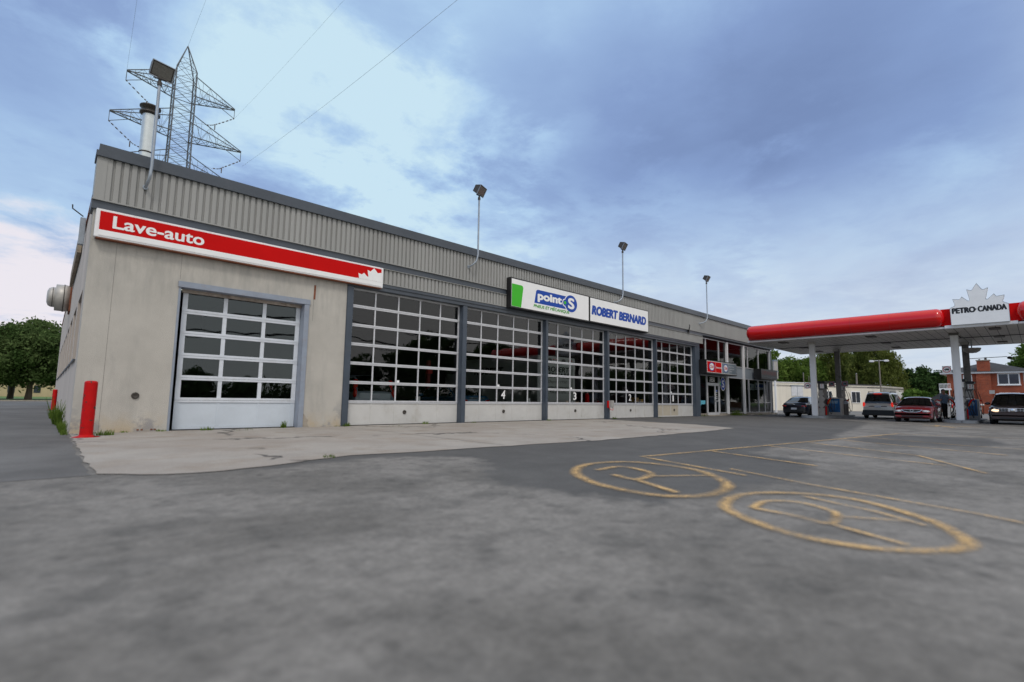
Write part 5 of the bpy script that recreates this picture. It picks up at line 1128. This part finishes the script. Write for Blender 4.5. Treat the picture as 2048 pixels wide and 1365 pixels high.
def tree(name, label, loc, h, rx, kind='round', m='deep', n=9000, leaf=.30, seed=1, base=.16, group=None, rot=0, trunk=True):
    rng_ = np.random.default_rng(seed); t = thing(name, label, 'tree', (loc[0], loc[1], -.03), rot, group)
    zb = h*base; rz_ = (h-zb)/2; zc = zb+rz_
    if kind == 'willow':
        pts = []; ns = 230
        for k in range(ns):
            a = rng_.uniform(0, 2*math.pi); q = math.sqrt(rng_.uniform(.02, 1)); x, y = rx*q*math.cos(a), rx*q*math.sin(a)
            top = zb+(h-zb)*(math.sqrt(max(0, 1-q*q*.85))*rng_.uniform(.80, 1.0)); ln = rng_.uniform(.25, .7)*(h-zb)*(.5+.5*q)
            m_ = n//ns; u = rng_.uniform(0, 1, m_); p = np.stack([x+.25*np.sin(u*3+k)+rng_.normal(0, .30, m_), y+rng_.normal(0, .30, m_), np.maximum(.6, top-u*ln)], 1); pts.append(p)
        pts = np.concatenate(pts); v = leaf_cloud(pts, leaf, rng_, droop=2.2)
    else:
        pts = crown_pts(rng_, n, rx, rx, rz_, zc, lumps=52 if kind != 'cone' else 40, kind=kind); v = leaf_cloud(pts, leaf, rng_, flat=.5)
    o = bpy.data.objects.new('crown', leaf_mesh('crown', v, LM[m])); COL.objects.link(o); o.parent = t
    if trunk:
        mb = MB(); r_ = h*.028
        mb.tube([(0, 0, -.1), (.05, 0, h*.12), (.0, .08, h*.35), (.1, 0, h*.62)], [r_*1.35, r_, r_*.8, r_*.3], 10)
        for k in range(7):
            a = k*2.4+seed; z0 = h*(.16+.05*k); e_ = (math.cos(a)*rx*.6, math.sin(a)*rx*.6, z0+h*.22); mb.tube([(0, .03, z0), (e_[0]*.45, e_[1]*.45, z0+h*.09), e_], [r_*.45, r_*.3, r_*.1], 6)
        mb.build('trunk', M['wood'], t)
    return t
G1 = 'big dark trees beyond the side street at left'
tree('leafy_tree', 'big dark leafy tree behind the side street, its crown touching the garage wall', az_pos(-1.05, 88), 10.6, 5.4, m='deep', n=34000, leaf=.21, seed=3, base=.10, group=G1)
tree('leafy_tree', 'leafy tree at the left picture edge, beyond the side street', az_pos(-3.3, 91), 9.7, 4.6, m='deep', n=26000, leaf=.21, seed=7, base=.12, group=G1)
tree('leafy_tree', 'dark tree partly hidden behind the garage side wall, above the small red bollard', az_pos(.7, 92), 10.0, 4.6, m='deep', n=22000, leaf=.22, seed=11, base=.10, group=G1)
tree('leafy_tree', 'lighter crown showing in the gap between the two big trees at left', az_pos(-2.1, 99), 10.3, 4.4, m='mid', n=10000, leaf=.30, seed=15, base=.10, group=G1)
tree('leafy_tree', 'tree cut off by the left picture border', az_pos(-5.2, 90), 9.6, 4.6, m='deep', n=8000, leaf=.32, seed=19, base=.10, group=G1)
# trees behind the far building at the right
G2 = 'trees behind the cream building'
tree('maple_tree', 'bright green maple just right of the garage end, above the cream building', az_pos(72.3, 104), 9.6, 3.9, m='mid', n=22000, leaf=.20, seed=22, base=.08, group=G2)
tree('maple_tree', 'taller loose maple crown next to the garage corner post', az_pos(70.7, 96), 11.5, 2.6, m='mid', n=7000, leaf=.26, seed=23, base=.08, group=G2)
tree('maple_tree', 'green maple between the garage and the white canopy column', az_pos(74.4, 110), 10.4, 4.0, m='mid', n=20000, leaf=.20, seed=25, base=.08, group=G2)
tree('willow_tree', 'drooping willow behind the two canopy columns at left', az_pos(76.6, 112), 13.0, 4.6, 'willow', 'willow', n=19000, leaf=.32, seed=31, base=.1, group=G2)
tree('willow_tree', 'largest drooping willow, its right side dropping to the open sky', az_pos(79.5, 108), 13.2, 4.7, 'willow', 'willow', n=22000, leaf=.32, seed=37, base=.1, group=G2)
tree('maple_tree', 'dark tree filling the gap between the maples and the willows', az_pos(78.0, 126), 11.8, 5.0, m='deep', n=9000, leaf=.36, seed=41, base=.05, group=G2)
G3 = 'dark trees left of the brick house'
for i, (a, d, h_, r_) in enumerate(((82.3, 128, 8.6, 2.6), (83.2, 130, 9.3, 2.6), (84.2, 122, 8.0, 2.6), (82.7, 115, 6.2, 2.6))):
    tree('dark_tree', ('tallest point of the dark tree clump right of the willow', 'rounded top in the middle of the dark tree clump', 'dark tree touching the roof edge of the brick house', 'lower dark tree in front of the clump, above the bush')[i], az_pos(a, d), h_, r_, m='dark', n=6500, leaf=.28, seed=50+i, base=.03, group=G3)
tree('bush', 'light green rounded bush between the cream building and the man', az_pos(82.4, 92), 3.5, 1.6, m='bush', n=4500, leaf=.16, seed=61, base=.0, trunk=False)['category'] = 'bush'
tree('bush', 'lower bright bush sloping down behind the red car', az_pos(83.5, 90), 2.3, 1.5, m='bush', n=3000, leaf=.16, seed=63, base=.0, trunk=False)['category'] = 'bush'
tree('leafy_tree', 'leafy tree overhanging the brick house roof at the right picture edge', az_pos(90.6, 92), 10.0, 3.4, m='mid', n=9000, leaf=.24, seed=71, base=.35)
tree('leafy_tree', 'tree top showing just behind the brick house roof', az_pos(88.6, 118), 8.0, 3.0, m='mid', n=5000, leaf=.28, seed=73, base=.1)
# trees across the street behind the viewer, mirrored in the door panes
rng_h = np.random.default_rng(77); src = None; rng2 = random.Random(9); G4 = 'trees across the street mirrored in the door glass'
for i in range(20):
    x = -10+i*8.5+rng2.uniform(-2, 2); y = -66+rng2.uniform(-5, 5); sc_ = .42+.85*max(0, min(1, (x-28)/30))+rng2.uniform(-.06, .12)
    if x > 95: sc_ = .9
    if src is None: src = tree('street_tree', 'tree of the row across the street, seen only as a reflection in the door glass', (x, y), 11, 5.2, m='deep', n=5000, leaf=.42, seed=90, base=.06, group=G4); src.scale = (sc_,)*3
    else: dup(src, (x, y, -.03), rng2.uniform(0, 360), scale=sc_)

for i, (x, y, sc_) in enumerate(((104, -34, .8), (110, -44, .95), (118, -54, 1.0), (103, -58, .8), (128, -36, 1.0), (136, -50, 1.1), (150, -62, 1.1), (165, -66, 1.1), (182, -64, 1.15), (112, -28, .7), (142, -40, 1.0), (160, -48, 1.1))):  # further unseen trees added beyond the row to darken the shop window reflections
    dup(src, (x, y, -.03), i*67, scale=sc_)
hg = leaf_mesh('hedge', leaf_cloud(np.stack([rng_h.uniform(-60, 130, 26000), rng_h.normal(-60, .7, 26000), np.abs(rng_h.normal(0, 1.2, 26000))], 1), .40, rng_h), LM['deep'])  # added out of view to block bright sky under the mirrored crowns
ho_ = bpy.data.objects.new('hedge', hg); COL.objects.link(ho_); tag(ho_, 'unseen low hedge added across the street to darken the foot of the door reflections', 'hedge')

# ------------------------------------------------------------------ buildings far right
def P3(a, d): return Vector((*az_pos(a, d), 0))
cb = thing('cream_building', 'long low cream flat roofed building behind the fuel pumps', 'building', (0, 0, 0))
p1, p2, p3 = P3(70.2, 74.0), P3(80.03, 88), P3(81.65, 97)
def wallq(p, q, z0, z1, th=.3):
    d = (q-p).normalized(); n = Vector((d.y, -d.x, 0)); n = n if n.x < 0 else -n
    pts = [(p.x, p.y), (q.x, q.y), (q.x-n.x*th, q.y-n.y*th), (p.x-n.x*th, p.y-n.y*th)]; return MB().prism(pts, 'z', z0, z1)
pm_ = p1.lerp(p2, .60)
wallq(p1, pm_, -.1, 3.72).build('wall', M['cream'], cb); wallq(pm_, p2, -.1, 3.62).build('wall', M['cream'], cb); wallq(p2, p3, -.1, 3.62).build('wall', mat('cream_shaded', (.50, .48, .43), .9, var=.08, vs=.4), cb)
bk1 = Vector((102, 22, 0)); MB().prism([(p1.x, p1.y), (p2.x, p2.y), (p3.x, p3.y), (bk1.x, bk1.y), (84, 30)], 'z', 3.2, 3.4).build('roof', M['roof'], cb)
dv = (p2-p1).normalized(); nv = Vector((dv.y, -dv.x, 0)); nv = nv if nv.x < 0 else -nv
def onw(s_, off=.03): return p1+dv*s_+nv*off
Lw = (p2-p1).length
def wbox(s0, s1, z0, z1, m, nm, par, off=.03, dep=.06):
    a, b = onw(s0, off), onw(s1, off); a2, b2 = onw(s0, off-dep), onw(s1, off-dep); return MB().prism([(a.x, a.y), (b.x, b.y), (b2.x, b2.y), (a2.x, a2.y)], 'z', z0, z1).build(nm, m, par)
wbox(-.1, Lw*.60, 3.721, 3.80, M['white'], 'parapet_cap', cb, .08, .4); wbox(Lw*.60, Lw, 3.621, 3.74, M['shingle'], 'parapet_cap', cb, .08, .4)
def azs(a):  # distance along the wall for an azimuth
    th = R(a); C0 = Vector((0, -15.66)); d = Vector((math.sin(th), math.cos(th))); A = Vector((p1.x, p1.y)); D2 = Vector((dv.x, dv.y))
    den = d.x*D2.y-d.y*D2.x; w0 = A-C0; return (w0.y*d.x-w0.x*d.y)/(-den) if abs(den) > 1e-9 else 0
s0, s1 = azs(72.72), azs(73.72)
f = wbox(s0, s1, 1.95, 3.3, mat('shutter_white', (.66, .67, .70), .6, var=.12, vs=2, dirt=.3, dirtcol=(.45, .45, .45)), 'shutter', cb, .08); wbox((s0+s1)/2-.02, (s0+s1)/2+.02, 1.95, 3.3, M['signgrey'], 'shutter_joint', f, .09)
wbox(s0-.1, s1+.1, 3.3, 3.4, M['signgrey'], 'shutter_head', f, .14); wbox(s0-.1, s1+.1, 1.6, 1.7, M['signgrey'], 'shutter_sill', f, .12)
for a, b in ((77.72, 78.35), (75.6, 76.1)):
    s0, s1 = azs(a), azs(b); f = wbox(s0-.1, s1+.1, 1.1, 2.75, M['white'], 'window_frame', cb, .07); wbox(s0, (s0+s1)/2-.04, 1.2, 2.65, M['win'], 'pane', f, .085); wbox((s0+s1)/2+.04, s1, 1.2, 2.65, M['win'], 'pane', f, .085)
d3 = (p3-p2).normalized(); n3 = Vector((d3.y, -d3.x, 0)); n3 = n3 if n3.y < 0 else -n3
def w3(f0, f1, z0, z1, m, nm, off):
    a = p2.lerp(p3, f0)+n3*off; b = p2.lerp(p3, f1)+n3*off; a2, b2 = a-n3*(off-.01), b-n3*(off-.01); return MB().prism([(a.x, a.y), (b.x, b.y), (b2.x, b2.y), (a2.x, a2.y)], 'z', z0, z1).build(nm, m, cb)
w3(.02, .30, 1.3, 2.7, M['brown'], 'side_door', .05); w3(.05, .45, 2.75, 3.15, M['cabinet'], 'heat_pump', .5); w3(.50, .72, 1.9, 2.9, M['white'], 'notice_board', .5)

# sign post near the garage corner
sp = thing('post_sign', 'two pale grey sign cabinets stacked on a white post just right of the garage corner', 'sign', (*az_pos(71.33, 58), 0))
MB().cyl((0, 0, 0), (0, 0, 3.4), .10).build('post', M['whitepaint'], sp); 
rz_ = 19
MB().prism([(-.42, -.10), (.30, -.22), (.33, -.06), (-.39, .06)], 'z', 4.3, 5.25).prism([(-.42, -.10), (.30, -.22), (.33, -.06), (-.39, .06)], 'z', 3.45, 4.15).build('sign_cabinet', M['cabinet'], sp); MB().prism([(-.45, -.12), (.33, -.24), (.36, -.04), (-.42, .08)], 'z', 4.16, 4.29).prism([(-.45, -.12), (.33, -.24), (.36, -.04), (-.42, .08)], 'z', 5.26, 5.4).build('cabinet_frame', M['signgrey'], sp)

# utility poles & far lamp
def upole(a, d, h, r_, label, arm=False):
    t = thing('utility_pole', label, 'pole', (*az_pos(a, d), 0), group='poles behind the cream building'); MB().cyl((0, 0, 0), (0, 0, h), r_, r_*.7).build('pole', M['pole'], t)
    if arm: MB().box((-.3, -1.1, h-.3), (.3, -.6, h-.05), .05).box((-.3, .6, h-.3), (.3, 1.1, h-.05), .05).box((-.03, -.7, h-.15), (.03, .7, h-.08)).build('lamp_head', M['whitepaint'], t)
    else: MB().cyl((0, 0, h), (0, 0, h+.08), r_*.5).build('cap', M['galv'], t)
upole(80.0, 86, 7.2, .10, 'thin dark pole with twin white lamp heads in front of the willow', True)
upole(78.2, 98, 5.9, .16, 'pale wooden pole rising behind the cream roof in front of the willow')
upole(73.85, 90, 5.7, .09, 'thin pole behind the cream building near the shutter')
upole(74.3, 92, 5.2, .05, 'thinnest pole, right of the one near the shutter')

# brick house
HX = 87.0
h_ = thing('brick_house', 'two storey red brick house with grey hip roof and brick chimney', 'house', (0, 0, 0))
MB().box((HX, -14.6, -.1), (HX+9, -7.55, 5.1)).build('wall', M['brick'], h_)
MB().box((HX+.4, -15.3, -.1), (HX+9, -14.6, 5.05)).build('siding_wall', M['whitepaint'], h_)
MB().box((HX-.5, -15.8, 5.1), (HX+9.4, -6.9, 5.28)).build('eaves', M['white'], h_)
ap = (91.2, -11.35, 6.85)
e0 = [(HX-.6, -15.9), (HX-.6, -6.8), (HX+9.5, -6.8), (HX+9.5, -15.9)]
rf = MB().add([(x, y, 5.285) for x, y in e0]+[ap], [(0, 1, 4), (1, 2, 4), (2, 3, 4), (3, 0, 4)]).build('roof', M['shingle'], h_)
MB().box((HX-.35, -11.75, -.1), (HX-.001, -10.4, 5.09)).box((HX-.35, -11.75, 5.29), (HX+.6, -10.55, 6.7)).build('chimney', M['brick'], rf)
MB().box((HX-.42, -11.82, 6.701), (HX+.67, -10.48, 6.82)).build('chimney_cap', M['plinth'], rf); MB().cyl((HX, -11.4, 6.82), (HX, -11.4, 7.15), .12).cyl((HX+.2, -10.8, 6.82), (HX+.2, -10.8, 6.95), .1).build('chimney_pot', M['bronze'], rf)
for (y0, y1, z0, z1) in ((-9.88, -9.25, 3.9, 4.85), (-14.2, -12.45, 3.75, 4.95), (-9.75, -9.0, 1.5, 2.65), (-14.1, -12.5, 1.6, 2.55)):
    f = MB().box((HX-.05, y0-.12, z0-.12), (HX-.001, y1+.12, z1+.10)).build('window', M['white'], h_)
    ym = (y0+y1)/2
    if y1-y0 > 1: MB().box((HX-.06, ym+.05, z0), (HX-.051, y1, z1)).box((HX-.06, y0, z0), (HX-.051, ym-.05, z1)).build('pane', M['win'] if z0 > 3 else M['curtain'], f)
    else: MB().box((HX-.06, y0, z0), (HX-.051, y1, z1)).build('pane', M['win'], f)
    MB().box((HX-.12, y0-.2, z0-.20), (HX-.052, y1+.2, z0-.121)).build('sill', M['white'], f)
MB().box((HX-.25, -12.0+.0, 2.5), (HX-.36, -11.5, 2.95)).build('meter_box', M['cabinet'], h_)
po = thing('porch', 'white raised balcony with railing at the left side of the brick house', 'balcony', (HX-.5, -7.35, .7))
mb = MB().box((-.6, -.6, 2.3), (1.4, .55, 2.5)).box((-.6, -.6, 3.05), (-.54, .55, 3.12)); mb.build('deck', M['white'], po)
mb = MB()
for k in range(9): mb.box((-.59, -.58+k*.135, 2.5), (-.55, -.54+k*.135, 3.05))
mb.build('railing', M['white'], po); MB().box((-.6, .42, -.7), (-.5, .52, 2.3)).build('post', M['white'], po); MB().box((-.6, -.5, -.7), (-.5, -.4, 2.3)).build('post', M['white'], po)
gr = thing('garden_shed', 'small grey roofed shed behind the man', 'shed', (HX-8, -7.6, 0)); MB().box((0, -1.2, 0), (3, 1.0, 1.6)).build('wall', M['cabinet'], gr); MB().prism([(-1.5, 1.6), (1.3, 1.6), (-.1, 2.5)], 'x', -.2, 3.2).build('roof', M['shingle'], gr)
gt = thing('timber_fence', 'short brown timber fence between the red coupe and the man', 'fence', (60, -8.9, 0)); MB().box((0, -.9, .35), (.06, .5, 1.0)).build('boards', M['brown'], gt); MB().box((.06, -.9, 0), (.14, -.8, 1.05)).box((.06, .4, 0), (.14, .5, 1.05)).build('post', M['pole'], gt)
for i, (x, y, h_2) in enumerate(((90, -19.8, 9.5), (83, -24, 10), (92, -28, 10.5))):  # added unseen trees that keep the pale siding out of the shop glass
    tree('leafy_tree', 'unseen leafy tree added outside the right edge to darken the shop window reflections', (x, y), h_2, 3.6, m='deep', n=7000, leaf=.30, seed=110+i, base=.04, group='unseen trees added right of the brick house for the window reflections')
# left background building
tb = thing('tan_building', 'long tan wall under the trees across the side street', 'building', (0, 0, 0)); MB().box((-60, 134, -.1), (14, 150, 3.4)).build('wall', M['tan'], tb); MB().box((-60.2, 133.9, 3.4), (14.2, 150, 3.6)).build('roof', M['shingle'], tb)
for x in range(-14, 10, 4): MB().box((x, 133.95, .8), (x+1.1, 133.99, 2.4)).build('window', M['win'], tb)
MB().box((-60, 56.0, -.05), (12, 56.25, .12)).build('kerb', M['plinth'], kind='structure')
sheet('road_verge', [(-80, 56.25), (30, 56.25), (30, 60), (-80, 60)], .01, M['concrete'])

# ------------------------------------------------------------------ lattice pylon behind the garage
py_ = thing('power_pylon', 'tall grey lattice power pylon with pointed top rising behind the garage roof', 'pylon', (8.1, 45, 0))
mb = MB(); hw0 = .93
def face_pts(z, w_): return [(-w_, -w_, z), (w_, -w_, z), (w_, w_, z), (-w_, w_, z)]
zs_ = [0, 6, 12, 17, 21, 24.2, 26.2, 28.2, 30.7, 32.7, 35.4]; ws_ = [2.6, 2.2, 1.8, 1.45, 1.15, .98, .95, .93, .93, .93, .90]
for (z0, w0), (z1, w1) in zip(list(zip(zs_, ws_))[:-1], list(zip(zs_, ws_))[1:]):
    a, b = face_pts(z0, w0), face_pts(z1, w1)
    for k in range(4): mb.bar(a[k], b[k], .08); mb.bar(a[k], a[(k+1) % 4], .022)
    sub = 2
    for q in range(sub):
        f0, f1 = q/sub, (q+1)/sub
        for k in range(4):
            A0, A1 = Vector(a[k]).lerp(Vector(b[k]), f0), Vector(a[k]).lerp(Vector(b[k]), f1); B0, B1 = Vector(a[(k+1) % 4]).lerp(Vector(b[(k+1) % 4]), f0), Vector(a[(k+1) % 4]).lerp(Vector(b[(k+1) % 4]), f1)
            mb.bar(A0, B1, .021); mb.bar(B0, A1, .021); mb.bar(A1, B1, .021)
for k, p in enumerate(face_pts(35.4, .90)):
    mb.bar(p, (0, 0, 38.5), .06)
    m0 = Vector(p).lerp(Vector((0, 0, 38.5)), .45); p2_ = face_pts(35.4, .90)[(k+1) % 4]; m1 = Vector(p2_).lerp(Vector((0, 0, 38.5)), .45); mb.bar(m0, m1, .019); mb.bar(p, m1, .019); mb.bar(p2_, m0, .019); mb.bar(p, p2_, .022)
mb.build('tower', M['lattice'], py_)
def arm(side, zt, zb, ztip, tipx, w_=.92):
    mb = MB(); tip = Vector((side*tipx, 0, ztip)); n = 6
    ch_ = []
    for z in (zb,): ch_ += [Vector((side*w_, -w_, z)), Vector((side*w_, w_, z))]
    tp_ = [Vector((side*w_, -w_, zt)), Vector((side*w_, w_, zt))]
    tipL = [Vector((side*tipx, -.12, ztip)), Vector((side*tipx, .12, ztip))]; tipT = tipL
    for k in range(2): mb.bar(ch_[k], tipL[k], .06); mb.bar(tp_[k], tipL[k], .05)
    for i in range(n):
        f0, f1 = i/n, (i+1)/n
        c0 = [ch_[k].lerp(tipL[k], f0) for k in range(2)]; c1 = [ch_[k].lerp(tipL[k], f1) for k in range(2)]; t0 = [tp_[k].lerp(tipL[k], f0) for k in range(2)]; t1 = [tp_[k].lerp(tipL[k], f1) for k in range(2)]
        mb.bar(c0[0], c1[1], .022); mb.bar(c0[1], c1[0], .022); mb.bar(c1[0], c1[1], .022)
        for k in range(2): mb.bar(c0[k], t1[k], .019) if i % 2 else mb.bar(t0[k], c1[k], .019); mb.bar(c1[k], t1[k], .017)
    dn = Vector((side*tipx, 0, ztip-1.05)); mb.bar(tip, dn, .035); mb.bar(Vector((side*(tipx-1.7), 0, ztip-.2)), dn, .035)
    a_ = mb.build('cross_arm', M['lattice'], py_)
    # slack insulator string from the arm tip back to the body
    im = MB(); st_ = [dn, Vector((side*(tipx-1.6), 0, ztip-2.35)), Vector((side*(tipx-2.4), 0, ztip-2.8)), Vector((side*w_, 0, ztip-3.1))]; pts = [tuple(v) for v in spline(st_, k=10)]
    for i in range(len(pts)-9): 
        if i % 2 == 0: im.cyl(pts[i], pts[i+1], .055, n=6)
    im.cyl(Vector(pts[12]), Vector(pts[12])+Vector((0, 0, -.6)), .05, n=6); im.build('insulator', M['insul'], a_)
    MB().tube(pts, .014, 5).build('jumper_wire', M['wire'], a_)
arm(-1, 34.9, 32.7, 33.3, 4.85); arm(1, 34.9, 32.7, 33.3, 4.9); arm(-1, 30.6, 28.2, 28.6, 5.85); arm(1, 30.6, 28.2, 28.6, 5.85); arm(-1, 26.1, 24.0, 24.3, 5.3); arm(1, 26.1, 24.0, 24.3, 5.3)
def line(name, label, a, b, sag, r_, m, n=24, group=None):
    a, b = Vector(a), Vector(b); pts = [a.lerp(b, i/n)-Vector((0, 0, sag*4*(i/n)*(1-i/n))) for i in range(n+1)]
    o = MB().tube(pts, r_, 5).build(name, m); return tag(o, label, 'cable', group)
GW = 'thin power lines running from the pylon over the viewer'
line('power_line', 'thin line from the pylon top passing over the viewer', (8.1, 45, 38.5), (2, -150, 36), 5, .008, M['wire'], group=GW)
line('power_line', 'faint line above the flue left of the floodlight', (3.2, 45, 32.2), (-5, -150, 31), 7, .008, M['wire'], group=GW)
line('power_line', 'thin line crossing the bright cloud towards the top middle of the sky', (14.2, 45, 27.0), (18, -150, 29), 6.5, .009, M['wire'], group=GW)
line('power_line', 'very faint line right of the pylon across the pale sky', (13.0, 45, 32.2), (14, -150, 33), 6.5, .006, M['wire'], group=GW)
# street cables behind the viewer
for i, (z, s_, r_) in enumerate(((9.7, 1.0, .07), (8.0, .8, .09), (7.2, .7, .04))):
    for k in range(5):
        x = -60+k*42; line('street_cable', 'black street cable behind the viewer, seen as a dark sagging line in the door glass', (x, -38-i*.5, z), (x+42, -38-i*.5, z-.2), s_, r_, M['cable'], 14, 'street cables mirrored in the door glass')
pp = None
for k in range(5):
    x = -60+k*42
    if pp is None:
        pp = thing('street_pole', 'wooden street pole behind the viewer carrying the black cables', 'pole', (x, -39.0, 0), group='wooden poles behind the viewer'); MB().cyl((0, 0, 0), (0, 0, 11), .16, .12).build('pole', M['pole'], pp); MB().box((-.06, -.2, 9.5), (.06, 1.4, 9.62)).build('cross_arm', M['pole'], pp)
    else: dup(pp, (x, -39.0, 0))

# ------------------------------------------------------------------ weeds and grass tufts
def tuft(spots, name, label, m, seed):
    rg = np.random.default_rng(seed); vs = []
    for x, y, r_, h, n in spots:
        a = rg.uniform(0, 6.28, n); q = r_*np.sqrt(rg.uniform(0, 1, n)); px_, py__ = x+q*np.cos(a), y+q*np.sin(a); hh = h*rg.uniform(.4, 1.1, n); la = rg.uniform(0, 6.28, n); ln = hh*rg.uniform(.1, .6, n); wd_ = rg.uniform(.004, .010, n)*(1+h)
        for i in range(n):
            dx, dy = math.cos(la[i]), math.sin(la[i]); vs += [(px_[i]-dy*wd_[i], py__[i]+dx*wd_[i], 0), (px_[i]+dy*wd_[i], py__[i]-dx*wd_[i], 0), (px_[i]+dx*ln[i]+dy*wd_[i]*.3, py__[i]+dy*ln[i]-dx*wd_[i]*.3, hh[i]), (px_[i]+dx*ln[i]-dy*wd_[i]*.3, py__[i]+dy*ln[i]+dx*wd_[i]*.3, hh[i])]
    o = bpy.data.objects.new(name, leaf_mesh(name, np.array(vs), m)); COL.objects.link(o); return tag(o, label, 'weeds', kind='stuff')
gm_ = leaf_mat('grass_blade', (.07, .12, .02), (.17, .25, .05), .4)
tuft([(.75, -1.45, .10, .10, 60), (1.05, -1.2, .16, .13, 110), (1.45, -.42, .10, .05, 30), (2.2, -.33, .12, .06, 50), (3.2, -.42, .15, .10, 70), (5.2, -.30, .08, .20, 60), (4.2, -.5, .12, .04, 30), (7.1, -.4, .12, .12, 80), (10.2, -.25, .14, .10, 70), (12.3, -.42, .10, .06, 30), (16.7, -.4, .12, .08, 40), (21.7, -.45, .14, .12, 70), (26.3, -.4, .12, .06, 30),
      (32.4, -.2, .25, .15, 90), (37.2, -.25, .45, .38, 260), (38.6, -.25, .3, .12, 60), (41, -.5, .5, .08, 60), (6.9, -.35, .2, .04, 40), (8.6, -1.0, .3, .03, 30), (3.9, -.9, .3, .03, 20), (3.3, -8.0, .10, .05, 40)], 'grass_tufts', 'small green grass tufts growing in the joint along the garage foot', gm_, 5)
wd = tuft([(.36, -.6+.5*k, .07, .12+.05*(k % 3), 45) for k in range(9)]+[(.34, 3.9, .09, .55, 60), (.30, 4.6, .10, .75, 45), (.3, 9, .15, .35, 100), (.3, 13, .15, .3, 80)], 'tall_weeds', 'tall bright weeds growing along the foot of the side wall', gm_, 8)
tuft([(-2.0, 11, .8, .18, 500)], 'grass_clump', 'low grass clump in the lane at the left picture edge', gm_, 12)
